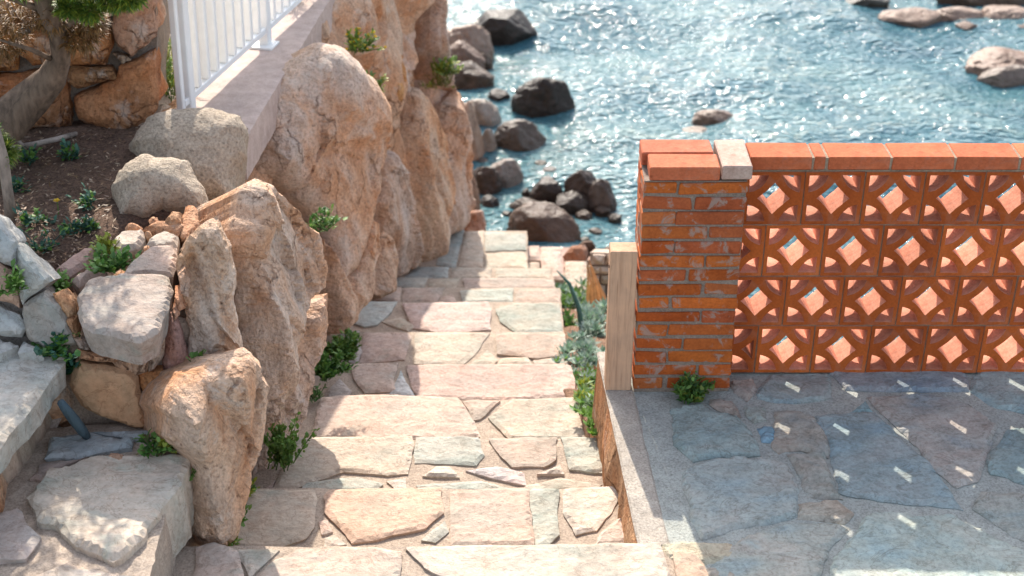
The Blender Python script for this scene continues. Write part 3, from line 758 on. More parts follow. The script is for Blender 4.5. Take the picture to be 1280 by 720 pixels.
def cn(a, tilt=.12): return (math.cos(R(a)), -math.sin(R(a)), tilt)
ROCKS = [
 ('large grainy boulder face below the concrete plinth, widest rock of the cliff', [(306, 168), (318, 122), (345, 96), (375, 66), (395, 52), (420, 58), (440, 80), (460, 100), (478, 128), (483, 170), (472, 215), (465, 255), (455, 290), (442, 330), (425, 350), (430, 380), (412, 400), (398, 340), (395, 285), (375, 265), (355, 240), (330, 226), (312, 222), (304, 200)],
  U(425, 405, -.85)+np.array([-.03, -.12, 0]), cn(44, .22), .20, .24, .6, (.56, .44, .35), {'facet': .10, 'crack': .008, 'ridge': .02, 'ffreq': 2.2, 'amp': .016, 'bk': 1.}),
 ('ragged sunlit outcrop with a jagged ridge in the middle of the near cliff', [(300, 240), (320, 222), (345, 236), (372, 265), (398, 292), (407, 335), (405, 360), (390, 372), (380, 392), (364, 430), (352, 480), (335, 530), (318, 520), (306, 440), (296, 360), (291, 320), (286, 285)],
  U(330, 600, -.17)+np.array([-.03, .20, 0]), cn(34, .25), .16, .14, .5, (.56, .43, .33), {'facet': .22, 'crack': .020, 'ridge': .016, 'ffreq': 3.4, 'bk': .65, 'stretch': (1, 1, .4)}),
 ('tall grey cracked rock beside the topmost dry wall stones', [(222, 318), (248, 282), (270, 272), (290, 308), (294, 340), (294, 372), (304, 430), (296, 500), (280, 550), (258, 560), (244, 500), (238, 440), (232, 400), (226, 370)],
  U(280, 660, -.02)+np.array([-.10, .30, 0]), cn(72, .2), .10, .13, .5, (.54, .44, .35), {'facet': .22, 'crack': .020, 'ridge': .016, 'ffreq': 3.4, 'bk': .65, 'stretch': (1, 1, .4)}),
 ('bulging ribbed orange rock mass between the sunlit slab step and the second step', [(200, 505), (216, 484), (230, 468), (256, 456), (284, 440), (304, 430), (322, 452), (332, 480), (330, 530), (316, 580), (306, 620), (298, 652), (285, 674), (252, 682), (237, 664), (235, 575), (222, 562), (206, 545)],
  U(268, 676, .0)+np.array([0, .12, 0]), cn(58, .16), .13, .13, .5, (.56, .39, .27), {'facet': .24, 'crack': .028, 'ridge': .016, 'ffreq': 4.4, 'bk': .9, 'stretch': (1, 1, .25)}),
 ('smooth greyish rock slab leaning beside the third and fourth steps', [(335, 462), (350, 440), (372, 412), (394, 378), (409, 366), (412, 395), (407, 432), (394, 472), (382, 522), (370, 548), (347, 568), (331, 592), (320, 604), (322, 562), (331, 520)],
  U(345, 570, -.34), cn(30, .08), .08, .08, .5, (.54, .43, .35), {'facet': .22, 'crack': .020, 'ridge': .016, 'ffreq': 3.4, 'bk': .65, 'stretch': (1, 1, .4)}),
 ('split orange rock under the widest boulder, above the green bush', [(405, 300), (425, 352), (440, 335), (455, 290), (468, 268), (472, 310), (457, 350), (447, 378), (430, 402), (412, 418), (407, 380)],
  U(420, 418, -.80), cn(30, .1), .12, .10, .5, (.57, .40, .28), {'crack': .05, 'stretch': (1, 1, .3)}),
 ('rounded brown rock at the cliff foot beside the grey blue paving slab', [(438, 384), (453, 352), (467, 312), (480, 290), (493, 310), (492, 345), (472, 363), (455, 380)],
  U(458, 378, -1.1), cn(28, .1), .12, .12, .5, (.56, .39, .27), {'crack': .03}),
 ('narrow column of grey rock recessed in the far cliff', [(463, 252), (473, 206), (486, 188), (501, 210), (506, 262), (511, 310), (506, 342), (492, 347), (480, 302), (470, 292)],
  U(495, 347, -1.36), cn(25, .08), .12, .12, .5, (.54, .43, .35), {'crack': .04, 'stretch': (1, 1, .3)}),
 ('ribbed orange rock column of the far cliff above the last steps', [(499, 190), (506, 120), (514, 108), (532, 130), (546, 180), (550, 240), (543, 290), (531, 324), (512, 338), (506, 290), (501, 230)],
  U(525, 336, -1.55), cn(25, .16), .15, .14, .5, (.57, .41, .29), {'crack': .05, 'stretch': (1, 1, .3)}),
 ('pale end column of the cliff above the bottom landing', [(546, 180), (551, 130), (566, 112), (578, 150), (580, 200), (585, 255), (576, 285), (556, 292), (546, 302), (542, 280)],
  U(562, 290, -1.7), cn(22, .06), .15, .14, .5, (.56, .42, .33), {'crack': .04, 'stretch': (1, 1, .3)}),
 ('reddish upper cliff rock behind the yellow flowering plant', [(455, 34), (462, 0), (472, -10), (512, -12), (512, 30), (506, 84), (499, 132), (487, 165), (476, 132), (462, 102), (450, 80), (445, 46)],
  U(500, 345, -1.36)+np.array([-.1, .1, 0]), cn(28, .38), .12, .12, .5, (.57, .43, .34), {'crack': .05, 'stretch': (1, 1, .35)}),
 ('orange knob of rock jutting out beside the yellow flowering plant', [(470, 72), (484, 64), (497, 68), (503, 98), (500, 124), (490, 136), (474, 122), (466, 98)],
  U(488, 345, -1.30)+np.array([-.06, -.1, 0]), cn(35, .34), .13, .10, .3, (.50, .29, .13), {'crack': .0}),
 ('tall reddish top rock at the far end of the cliff', [(512, -12), (541, -12), (545, 30), (549, 88), (550, 130), (545, 165), (530, 142), (514, 112), (507, 60)],
  U(540, 320, -1.65)+np.array([-.05, 0, 0]), cn(25, .30), .14, .14, .5, (.56, .42, .34), {'crack': .05, 'stretch': (1, 1, .35)}),
 ('small upper rock at the far edge of the cliff against the sea', [(538, -10), (538, 60), (548, 108), (568, 114), (562, 100), (552, 62), (547, -8)],
  U(560, 292, -1.7), cn(22, .06), .12, .10, .4, (.46, .34, .27), {'crack': .03}),
]
for si, (lab, poly, anc, n, bul, edge, th, tint, kw) in enumerate(ROCKS):
    kw = dict(kw, seed=3.7+si*5.3)
    rock_thing('cliff_rock', lab, 'rock', poly, anc, n, bul, edge, th, tint, group='rocks of the cliff face', **kw)
GR = (.40, .34, .275)
rock_thing('boulder', 'big rounded grey granite boulder with a flat sunlit top at the fence end', 'boulder', [(163, 178), (180, 150), (210, 137), (262, 138), (300, 146), (310, 162), (309, 200), (300, 240), (288, 285), (278, 290), (262, 262), (240, 262), (200, 240), (170, 205)],
           U(240, 262, .32), (.25, -.75, .62), .17, .15, .5, GR, 'granite', crack=0, facet=0., ridge=.004, amp=.012, seed=2.2, stretch=(1, 1, 1))
rock_thing('boulder', 'low round lichen speckled granite boulder between soil and dry wall stones', 'boulder', [(140, 235), (150, 212), (172, 197), (205, 196), (238, 206), (258, 235), (262, 270), (250, 277), (232, 272), (205, 268), (180, 281), (150, 278)],
           U(200, 280, .46), (.2, -.7, .7), .13, .12, .35, tuple(k*1.05 for k in GR), 'granite', crack=0, facet=0., ridge=.004, amp=.010, seed=8.4, stretch=(1, 1, 1))
# ---- dry stone edge of the bank
dw = empty('dry_stone_wall', U(150, 520, .2), 'rough dry stone wall end with a big flat capstone and orange stones beneath', 'wall')
def wall_stone(name, poly, pts, n, label=None, **kw):
    mb = MB(); k = dict(bulge=.02, edge=.02, thick=.12, res=.014, amp=.006, freq=9, jag=.006, back=.88); k.update(kw); tint = k.pop('tint'); mat = k.pop('mat', 'flag')
    slab(mb, pts, n, tint=tint, **k); o = mb.build(name, M[mat], dw)
    if label: o['label'] = label
up = (.05, -.12, 1)
def lvl(poly, z): a = U(poly[0][0], poly[0][1], z); return px3(poly, a, up)
wall_stone('capstone', 0, lvl([(97, 372), (108, 354), (123, 349), (173, 345), (213, 347), (216, 364), (213, 382), (200, 414), (177, 428), (159, 425), (119, 418), (110, 412), (96, 392)], .60), up, 'largest flat grey capstone', tint=(.38, .335, .30), thick=.10, bulge=.02, edge=.025, amp=.006, jag=.012, back=.9)
wall_stone('capstone', 0, lvl([(150, 348), (160, 333), (185, 313), (221, 310), (222, 332), (217, 346), (165, 347)], .585), up, tint=(.45, .37, .32), thick=.12)
wall_stone('capstone', 0, lvl([(141, 302), (150, 293), (181, 289), (184, 300), (172, 312), (150, 318)], .565), up, tint=(.50, .44, .38), thick=.07)
wall_stone('capstone', 0, lvl([(181, 310), (187, 298), (206, 291), (223, 297), (222, 309), (200, 313)], .57), up, tint=(.44, .40, .35), thick=.07)
wall_stone('capstone', 0, lvl([(66, 342), (85, 325), (120, 307), (131, 318), (112, 331), (86, 346)], .55), up, tint=(.44, .31, .27), thick=.07)
wall_stone('capstone', 0, lvl([(90, 352), (112, 338), (130, 332), (134, 346), (112, 352), (100, 360)], .56), up, tint=(.42, .33, .29), thick=.07)
SM = [([(178, 288), (196, 279), (222, 280), (236, 285), (222, 296), (196, 291)], .575), ([(205, 276), (214, 266), (228, 268), (226, 278), (212, 281)], .60), ([(226, 272), (232, 258), (246, 260), (250, 282), (238, 298), (226, 297)], .58),
      ([(156, 285), (166, 280), (178, 284), (176, 291), (158, 290)], .56), ([(185, 275), (197, 271), (200, 279), (188, 282)], .58), ([(176, 314), (187, 306), (190, 312), (182, 318)], .58), ([(182, 292), (190, 289), (192, 296), (184, 298)], .575)]
for poly, z in SM: wall_stone('stone', 0, lvl(poly, z), up, tint=vary((.48, .32, .22), .1), thick=.06, bulge=.02, edge=.03, res=.01, mat='cliff')
fn = np.array([.22, -1, .22]); fp = U(135, 538, .20)
wall_stone('stone', 0, px3([(95, 452), (128, 455), (162, 461), (172, 470), (180, 505), (187, 537), (162, 533), (125, 520), (102, 507), (86, 480)], fp, fn), fn, 'big smooth orange facing stone', tint=(.47, .29, .17), thick=.2, bulge=.03, edge=.03, amp=.006, mat='flag')
for poly, t, th in (([(97, 437), (150, 444), (147, 454), (98, 450)], (.48, .29, .18), .2), ([(114, 427), (146, 429), (141, 441), (116, 439)], (.46, .31, .22), .2), ([(139, 452), (172, 440), (190, 446), (184, 466), (166, 470), (150, 462)], (.47, .32, .22), .2),
                    ([(184, 442), (200, 412), (208, 425), (203, 446), (194, 462), (186, 466)], (.45, .36, .29), .2), ([(172, 464), (204, 463), (205, 481), (198, 502), (180, 500)], (.42, .22, .10), .2), ([(184, 510), (196, 506), (202, 518), (196, 530), (188, 526)], (.50, .30, .21), .15),
                    ([(148, 432), (160, 428), (152, 446), (144, 448)], (.48, .28, .17), .2), ([(92, 424), (112, 428), (112, 438), (98, 436)], (.38, .32, .28), .2), ([(214, 505), (230, 494), (234, 504), (226, 516), (218, 514)], (.48, .29, .2), .15), ([(200, 498), (212, 492), (216, 510), (206, 516)], (.5, .3, .18), .15),
                    ([(218, 372), (228, 366), (232, 384), (222, 392)], (.5, .3, .2), .12), ([(214, 392), (222, 380), (226, 392), (218, 402)], (.5, .33, .25), .12), ([(222, 345), (230, 335), (238, 350), (236, 372), (226, 368)], (.46, .36, .3), .15)):
    wall_stone('stone', 0, px3(poly, fp-fn*.012, fn), fn, tint=t, thick=th, bulge=.022, edge=.02, res=.009, mat='cliff')
wall_stone('stone', 0, px3([(207, 393), (220, 391), (230, 422), (239, 442), (236, 480), (227, 490), (206, 499), (205, 455)], fp-fn*.0, fn+np.array([.35, 0, 0])), fn+np.array([.35, 0, 0]), 'tall pink upright stone', tint=(.46, .30, .27), thick=.2, bulge=.035, edge=.035, mat='cliff')
mb = MB(); slab(mb, px3([(80, 425), (215, 395), (240, 400), (238, 500), (200, 545), (100, 545), (84, 500)], fp-fn*.09, fn), fn, bulge=.02, edge=.05, thick=.35, res=.02, amp=.02, freq=7, tint=(.34, .26, .2)); mb.build('rubble_core', M['mortar'], dw)
# grey stones of the left step's edge
gw = empty('grey_stone_edging', U(50, 400, .45), 'leaning blue grey edging stones between the soil bed and the upper left step', 'wall')
gn = np.array([.15, -1, .5]); gp = U(50, 435, .47)
for poly, t in (([(-30, 262), (0, 272), (22, 303), (20, 337), (0, 328), (-30, 320)], (.36, .38, .38)), ([(22, 303), (66, 348), (44, 368), (26, 381), (21, 340)], (.40, .41, .39)), ([(-30, 325), (0, 330), (21, 342), (24, 384), (0, 376), (-30, 370)], (.42, .29, .22)),
                ([(29, 380), (56, 363), (76, 376), (92, 406), (97, 432), (60, 440), (35, 425), (28, 402)], (.33, .31, .28)), ([(-30, 378), (0, 382), (25, 393), (32, 410), (27, 421), (0, 419), (-30, 415)], (.37, .39, .39))):
    mb = MB(); slab(mb, px3(poly, gp, gn), gn, bulge=.025, edge=.025, thick=.14, res=.014, amp=.006, jag=.008, tint=tuple(k*1.05 for k in t)); mb.build('stone', M['flag'], gw)
for poly, t in (([(66, 368), (80, 362), (92, 378), (95, 393), (86, 398), (72, 382)], (.46, .31, .2)), ([(80, 398), (96, 394), (98, 420), (92, 428)], (.44, .3, .2))):
    mb = MB(); slab(mb, px3(poly, gp, gn), gn, bulge=.03, edge=.025, thick=.1, res=.01, amp=.006, jag=.006, tint=t); mb.build('stone', M['cliff'], gw)
mb = MB(); slab(mb, px3([(-40, 300), (10, 305), (60, 360), (90, 400), (98, 445), (0, 445), (-40, 440)], gp-gn*.05, gn), gn, bulge=.01, edge=.05, thick=.3, res=.03, amp=.012, tint=(.26, .23, .2)); mb.build('rubble_core', M['mortar'], gw)
for poly, z in (([(-20, 424), (0, 425), (23, 433), (0, 442), (-20, 444)], .49), ([(28, 427), (56, 440), (22, 441)], .49)):
    mb = MB(); slab(mb, px2(poly, z), (0, 0, 1), thick=.06, tint=(.40, .41, .40)); mb.build('shard', M['flag'], gw)
# side steps on the left
ls = empty('side_steps', U(120, 640, 0), 'two broad pale slab steps climbing to the left at the photo lower left corner', 'steps')
mb = MB(); slab(mb, px2([(0, 442), (60, 446), (79, 447), (82, 453), (45, 505), (0, 562), (-60, 640), (-160, 640), (-160, 440)], .45), (0, 0, 1), bulge=.012, edge=.015, thick=.075, res=.018, amp=.005, jag=.008, tint=(.42, .42, .39), smooth=0)
mb.build('tread_slab', M['flag'], ls)
mb = MB(); slab(mb, [q+np.array([-.03, 0, 0]) for q in px2([(0, 442), (60, 446), (77, 447), (80, 453), (43, 505), (0, 560), (-60, 640), (-160, 640), (-160, 440)], .372)], (0, 0, 1), bulge=.0, edge=.02, thick=.45, res=.03, amp=.010, jag=.01, back=1., tint=(.44, .35, .28), smooth=0)
mb.build('riser', M['flag'], ls)
mb = MB(); slab(mb, px2([(32, 622), (62, 590), (120, 571), (200, 569), (240, 571), (237, 590), (216, 620), (193, 650), (176, 678), (140, 706), (110, 690), (75, 663), (45, 651)], .22), (0, 0, 1), bulge=.012, edge=.014, thick=.20, res=.016, amp=.006, jag=.012, back=1., tint=(.50, .46, .40), smooth=0)
mb.build('tread_slab', M['flag'], ls)
mb = MB()
slab(mb, [q for q in px2([(238, 574), (205, 640), (192, 700), (182, 760), (-160, 760), (-160, 600), (60, 535), (110, 530), (190, 530)], .195)], (0, 0, 1), bulge=.004, edge=.02, thick=.45, res=.025, amp=.006, freq=12, jag=.01, back=1., tint=(.44, .36, .29), smooth=0)
mb.build('bedding', M['mortar'], ls)
for poly, t in (([(0, 641), (22, 636), (50, 672), (30, 700), (0, 700), (-60, 705), (-60, 650)], (.42, .38, .36)), ([(35, 724), (85, 703), (100, 709), (176, 722), (170, 770), (35, 770)], PALE), ([(56, 574), (62, 548), (110, 541), (150, 549), (168, 546), (165, 560), (122, 568), (100, 574)], (.33, .37, .39)),
                ([(38, 598), (52, 577), (98, 576), (112, 572), (70, 586), (58, 600)], (.36, .30, .27)), ([(108, 540), (185, 538), (176, 550), (150, 546)], (.31, .35, .37))):
    mb = MB(); slab(mb, px2(poly, .212), (0, 0, 1), bulge=.01, edge=.014, thick=.05, res=.018, amp=.005, jag=.01, tint=t); mb.build('paving_stone', M['flag'], ls)
mb = MB(); slab(mb, px2([(132, 573), (138, 567), (154, 569), (155, 575), (148, 578)], .222), (0, 0, 1), bulge=.014, edge=.014, thick=.02, res=.008, tint=(.42, .27, .19))
tag(mb.build('stone_chip', M['flag']), 'small flat reddish stone chip lying behind the sunlit slab', 'stone')
mb = MB(); a, b = U(76, 503, .40), U(109, 546, .225); mb.tube([a, a*.75+b*.25, a*.5+b*.5, a*.2+b*.8, b], [.012, .0155, .0165, .016, .012], 10, (.075, .11, .13), 0, .06)
tag(mb.build('hose_end', M['wood'], smooth=True), 'short dark blue grey length of pipe leaning in the corner of the steps', 'pipe')

# ------------------------------------------------------------------ masonry wall, upper left
mw = empty('masonry_wall', U(90, 160, .50), 'shaded wall of big rough orange stones behind the juniper trunk, upper left', 'wall')
wn_ = np.array([.10, -1, .12]); wp_ = U(120, 162, .50)
WS = [([(84, 60), (100, 35), (120, 34), (136, 40), (141, 58), (131, 80), (84, 82)], (.44, .25, .13)), ([(138, 30), (160, -30), (192, -40), (196, 48), (166, 70), (146, 60)], (.48, .36, .32)),
      ([(92, 122), (140, 103), (150, 84), (165, 78), (192, 64), (199, 132), (172, 160), (140, 163), (96, 150)], (.45, .27, .17)), ([(-40, 28), (12, 32), (24, 60), (20, 88), (-40, 90)], (.42, .23, .1)), ([(26, 44), (60, 36), (80, 60), (78, 80), (40, 82), (27, 68)], (.40, .22, .11)),
      ([(-40, 94), (20, 91), (80, 84), (88, 120), (82, 160), (0, 164), (-40, 164)], (.36, .21, .13)), ([(88, 84), (140, 83), (146, 98), (96, 112), (84, 100)], (.36, .24, .15)), ([(40, 34), (60, -30), (150, -40), (134, 32), (100, 32), (80, 56)], (.42, .26, .15)),
      ([(-40, 24), (-40, -40), (52, -40), (38, 30), (20, 30)], (.40, .24, .13)), ([(142, 66), (160, 70), (164, 76), (150, 82)], (.40, .37, .35)), ([(72, 126), (86, 124), (90, 158), (80, 160)], (.40, .22, .12))]
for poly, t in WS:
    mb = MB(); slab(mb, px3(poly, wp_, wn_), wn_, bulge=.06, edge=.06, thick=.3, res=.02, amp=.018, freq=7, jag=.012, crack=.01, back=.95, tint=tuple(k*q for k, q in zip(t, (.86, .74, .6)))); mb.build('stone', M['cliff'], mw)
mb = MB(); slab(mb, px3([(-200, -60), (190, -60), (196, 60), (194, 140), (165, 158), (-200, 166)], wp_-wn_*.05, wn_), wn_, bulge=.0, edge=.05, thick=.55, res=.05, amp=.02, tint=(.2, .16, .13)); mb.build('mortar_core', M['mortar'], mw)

# ------------------------------------------------------------------ white fence on its concrete plinth
zp = .43
fp0 = U(231, 136, zp+.05); fp1 = U(345, 50, zp); fd = U(380, 0, zp+.05)-fp0; fd[2] = 0; fd /= np.linalg.norm(fd); side = np.array([fd[1], -fd[0], 0])
mb = MB(); A = U(313, 163, zp); B = U(412, 0, zp); pd = (B-A)/np.linalg.norm(B-A)
q0 = A-pd*.12; q1 = A+pd*3.6
lw = lambda q: np.array([fp0[0]-.10+fd[0]/fd[1]*(q[1]-fp0[1]), q[1], zp])
slab(mb, [q0, q1, lw(q1), lw(q0)], (0, 0, 1), bulge=.004, edge=.012, thick=.17, res=.03, amp=.002, jag=.004, smooth=0, back=1., tint=(.46, .37, .33), lean=None)
tag(mb.build('concrete_plinth', M['concrete']), 'pinkish concrete plinth under the white fence, half in shade', 'plinth')
fe = empty('metal_fence', (fp0[0], fp0[1], zp), 'white painted metal fence with slim upright bars on the concrete plinth', 'fence')
WHT = (.80, .80, .78); upv = np.array([.035, 0, 1]); upv /= np.linalg.norm(upv); AX = [fd, side, upv]; FH = .70
def fbar(name, t, w, d, z0, z1, bev=.004):
    mb = MB(); c = fp0+fd*t; c[2] = zp; zc = (z0+z1)/2
    mb.box(c+upv*zc, AX, (w/2, d/2, (z1-z0)/2), WHT, 0, bev); return mb.build(name, M['paint'], fe)
LEN = 2.5
def rail(z, h):
    mb = MB(); c = fp0+fd*(LEN/2-.03); c[2] = zp; mb.box(c+upv*z, AX, (LEN/2, .018, h/2), WHT, 0, .003); mb.build('rail', M['paint'], fe)
rail(.085, .03); rail(FH, .04)
fbar('post', -.035, .030, .03, -.02, FH+.03); fbar('post', .035, .05, .05, -.05, FH+.05)
t = .13; base = None
mpos = .90
while t < LEN-.05:
    if abs(t-mpos) < .05: fbar('post', t, .05, .05, 0.0, FH+.05)
    elif base is None: base = fbar('baluster', t, .027, .038, .10, FH-.02); bt = t
    else:
        c = base.copy(); COL.objects.link(c); c.parent = fe; c.location = base.location+Vector(fd*(t-bt))
    t += .0975
mb = MB(); c = fp0+fd*mpos; c[2] = zp; mb.box(c+np.array([0, 0, .008]), [fd, side, np.array([0, 0, 1])], (.055, .055, .006), WHT, 0, .002); mb.build('base_plate', M['paint'], fe)

# ------------------------------------------------------------------ plants
def leaf(mb, p, d, L, w, tint, bend=.3, mi=0):
    d = np.array(d, float); d /= np.linalg.norm(d)+1e-9; s = np.cross(d, [rng.uniform(-.3, .3), rng.uniform(-.3, .3), 1.]); s /= np.linalg.norm(s)+1e-9
    m = p+d*L*.5; e = p+d*L+np.array([0, 0, -bend*L])
    mb.add([p-s*w*.25, p+s*w*.25, m+s*w*.5, m-s*w*.5, e], [(0, 1, 2, 3), (3, 2, 4)], tint, mi)
def hemi(up=.3, bias=(0, 0, 0)):
    while True:
        d = np.array([rng.gauss(0, 1), rng.gauss(0, 1), abs(rng.gauss(0, 1))+up])+np.array(bias); n = np.linalg.norm(d)
        if n > .1: return d/n
def plant(name, label, cat, p, rad, tints, n=160, L=.03, w=.01, height=1., bias=(0, 0, 0), stems=9, group=None, flowers=None, bend=.2):
    stems = int(stems*1.6); n = int(n*1.5); mb = MB(); p = np.array(p, float)
    for s_ in range(stems):
        d = hemi(.5, bias); d[2] *= height; ln = rad*rng.uniform(.6, 1.05); b = p+np.array([rng.gauss(0, rad*.15), rng.gauss(0, rad*.15), -.01])
        pts = [b, b+d*ln*.5+np.array([0, 0, .02*ln]), b+d*ln]
        mb.tube(pts, [.0025, .002, .0012], 4, tuple(k*.7 for k in tints[0]))
        for k in range(max(2, n//stems)):
            t = rng.uniform(.15, 1)
            q = b+d*ln*t; ld = hemi(.1)+d*.7
            leaf(mb, q+np.array([rng.gauss(0, .006) for _ in range(3)]), ld+np.array([rng.gauss(0, .5), rng.gauss(0, .5), 0]), L*1.15*rng.uniform(.6, 1.2), w*1.5*rng.uniform(.7, 1.2), vary(rng.choice(tints), .2), bend)
        if flowers and rng.random() < .8:
            q = b+d*ln
            for k in range(7): leaf(mb, q, hemi(.6), .012, .012, vary(flowers, .1), 0)
    return tag(mb.build(name, M['leaf'], fix=False), label, cat, group)
G1, G2, G3, YG = (.06, .16, .03), (.11, .23, .035), (.15, .27, .06), (.28, .32, .035)
SIL = [(.24, .33, .26), (.31, .39, .33), (.17, .28, .19)]
TEAL = [(.04, .12, .08), (.06, .15, .10)]
cpl = 'small weeds along the foot of the cliff'
plant('weed', 'dense dark green bush at the cliff foot beside the sixth step', 'weed', U(425, 445, -.72),   .125, [G1, G2, G3, (.12, .2, .03)], 1100, .028, .009, 1.1, (.2, -.2, .3), 26, cpl)
plant('weed', 'green tuft directly below the dense bush at the cliff foot', 'weed', U(407, 470, -.60),   .11, [G1, G2], 600, .028, .009, 1.1, (.1, -.2, .3), 14, cpl)
plant('weed', 'thin dark sprig below the bush tuft beside the pink step', 'weed', U(391, 497, -.50), .07, [G1, (.1, .13, .04)], 70, .022, .007, 1.1, (.1, -.2, .3), 8, cpl)
plant('weed', 'bright green upright sprig at the cliff foot beside the third step', 'weed', U(352, 580, -.30), .13, [G2, G3, (.15, .24, .05)], 620, .020, .009, 1.6, (.1, -.1, .9), 14, cpl)
plant('weed', 'small green and yellow sprig at the left end of the second step', 'weed', U(300, 617, -.14), .07, [G2, YG], 80, .022, .009, .8, (.2, -.2, .1), 9, cpl)
plant('weed', 'tight green sprig under the yellow one on the lowest rock', 'weed', U(288, 650, -.1), .07, [G2, G3], 110, .02, .009, 1.1, (.1, -.2, .3), 9, cpl)
plant('weed', 'tiny yellow green sprig lowest at the cliff foot', 'weed', U(287, 680, -.05), .04, [YG, G3], 40, .018, .008, .9, (.1, -.2, .3), 6, cpl)
plant('weed', 'green sprig rooted in the joint on the upright pink stone', 'weed', UP(241, 452, fp, fn)+np.array([.02, -.03, 0]), .06, [G2, G3], 60, .02, .009, 1.2, (.1, -.3, .3), 7, cpl)
plant('weed', 'small green sprig below the ivy corner on the slab step edge', 'weed', U(240, 590, .18), .05, [G2, G3], 40, .018, .009, 1, (.2, -.3, .1), 6, cpl)
plant('weed', 'reddish green weed in the corner behind the sunlit slab', 'weed', U(196, 562, .24), .11, [G1, G2, (.12, .10, .04)], 70, .03, .012, .5, (-.1, -.1, .1), 10, cpl)
plant('weed', 'yellow green sprig at the top corner of the sunlit slab', 'weed', U(215, 556, .26), .06, [YG, G3], 60, .02, .011, 1., (.1, -.1, .2), 7, cpl)
plant('weed', 'green tuft hanging in the crack under the widest boulder', 'weed', U(404, 285, .05), .09, [G1, G3], 120, .025, .009, 1.1, (.1, -.3, .2), 10, cpl)
plant('weed', 'tiny tuft at the cliff foot beside the eighth step', 'weed', U(466, 352, -1.12), .08, [G1, G2], 70, .03, .01, .9, (.1, -.2, .2), 8, cpl)
plant('weed', 'small green tuft at the cliff foot beyond the bush', 'weed', U(462, 365, -1.1), .07, [G1, G2], 50, .03, .01, .9, (.1, -.2, .2), 7, cpl)
plant('weed', 'yellow green hanging plant with a yellow flower head on the upper cliff', 'plant', UP(445, 62, U(440, 345, -.9), np.array([1, -.4, 0])), .11, [(.12, .2, .03), YG, G2], 150, .03, .010, 1.3, (.2, -.3, -.1), 16, None, (.65, .45, .03))
plant('weed', 'small pale yellow plant on the cliff edge under the flowering one', 'plant', UP(468, 112, U(460, 345, -1.0), np.array([1, -.4, 0])), .10, [YG, G3], 100, .03, .010, 1., (.2, -.3, 0), 8, None, (.7, .62, .3))
plant('weed', 'long trailing yellow brown plant on the far end of the cliff', 'plant', UP(549, 105, U(545, 300, -1.66), np.array([1, -.4, 0])), .15, [(.18, .2, .03), YG, (.2, .14, .03)], 110, .032, .009, 1.3, (.2, -.3, -.5), 16)
plant('weed', 'bright green top of the far cliff against the sea', 'plant', UP(556, 92, U(552, 296, -1.66), np.array([1, -.4, 0])), .13, [G3, YG], 140, .04, .014, 1., (.2, -.2, .2), 10)
soilp = 'little weeds on the dark soil'
for (x, y, r, lab) in ((36, 200, .08, 'blue green weed on the soil left of the stick end'), (86, 195, .08, 'blue green weed on the soil under the stick tip'), (46, 278, .09, 'grassy weed on the soil beside the edging stone'), (108, 256, .08, 'blue green weed in the middle of the soil bed'), (44, 310, .11, 'largest leafy weed at the soil edge over the grey stones'),
                        (92, 290, .06, 'flat weed on the soil left of the small pink capstone'), (112, 285, .06, 'small weed right before the pink flat capstone'), (20, 235, .05, 'tiny weed by the grey dead trunk')):
    plant('weed', lab, 'weed', U(x, y, .52), r, TEAL+[G2], 60, .028, .010, .8, (0, -.2, .1), 8, soilp)
plant('weed', 'bright yellow green cushion plant between the capstones', 'weed', U(134, 312, .58), .06, [YG, (.28, .32, .05)], 130, .018, .009, 1.2, (0, -.2, .3), 12, soilp)
plant('weed', 'green spreading weed before the yellow green cushion between capstones', 'weed', U(142, 332, .58), .10, [G2, G3, G1], 170, .03, .010, .7, (.1, -.3, .1), 14, soilp)
plant('weed', 'low weed in the gap above the orange edging chip', 'weed', U(78, 356, .55), .07, [G2, G3], 80, .024, .010, .7, (-.1, -.3, .1), 9, soilp)
plant('weed', 'green sprig clinging to the front of the grey edging stones', 'weed', UP(15, 360, gp+gn*.03, gn), .07, [G2, G3], 90, .024, .010, 1.2, (.1, -.4, .2), 9, soilp)
plant('weed', 'dark green weed at the foot of the grey edging stones', 'weed', U(68, 436, .48), .10, [G1, TEAL[0], G2], 150, .026, .012, .6, (.1, -.2, .1), 12, soilp)
plant('weed', 'dark weed in the shaded corner under the edging stones', 'weed', U(84, 460, .40), .07, [G1, TEAL[0]], 80, .026, .012, .7, (.1, -.2, .1), 9, soilp)
# dry litter scattered on the soil
mb = MB()
for k in range(1500):
    x = rng.uniform(-60, 215); y = rng.uniform(158, 330)
    if x > 60 and y > 345-(x-60)*.55+10: continue
    if x > 150 and y > 190: continue
    q = U(x, y, .535); leaf(mb, q+np.array([0, 0, rng.uniform(-.012, .006)]), (rng.gauss(0, 1), rng.gauss(0, 1), rng.uniform(-.1, .25)), rng.uniform(.008, .03), rng.uniform(.003, .008), vary(rng.choice([(.22, .13, .07), (.30, .20, .12), (.12, .07, .04), (.36, .28, .20)]), .2), 0)
tag(mb.build('leaf_litter', M['leaf'], fix=False), 'dry brown leaf litter scattered over the dark soil bed', 'litter', kind='stuff')
# yellow flower
mb = MB(); fpx = U(73, 268, .52); mb.tube([fpx-np.array([0, 0, .01]), fpx+np.array([.003, 0, .03]), fpx+np.array([.004, -.004, .055])], .0018, 5, G2)
fl = mb.build('flower', M['leaf'], fix=False); tag(fl, 'single small yellow flower standing on the dark soil', 'flower')
mb = MB()
for k in range(22):
    t = k*2.4; leaf(mb, fpx+np.array([.004, -.004, .055]), (math.cos(t), math.sin(t), .35+.4*(k % 2)), .014, .007, (.75, .50, .02), .1)
mb.build('petals', M['leaf'], fl, fix=False)
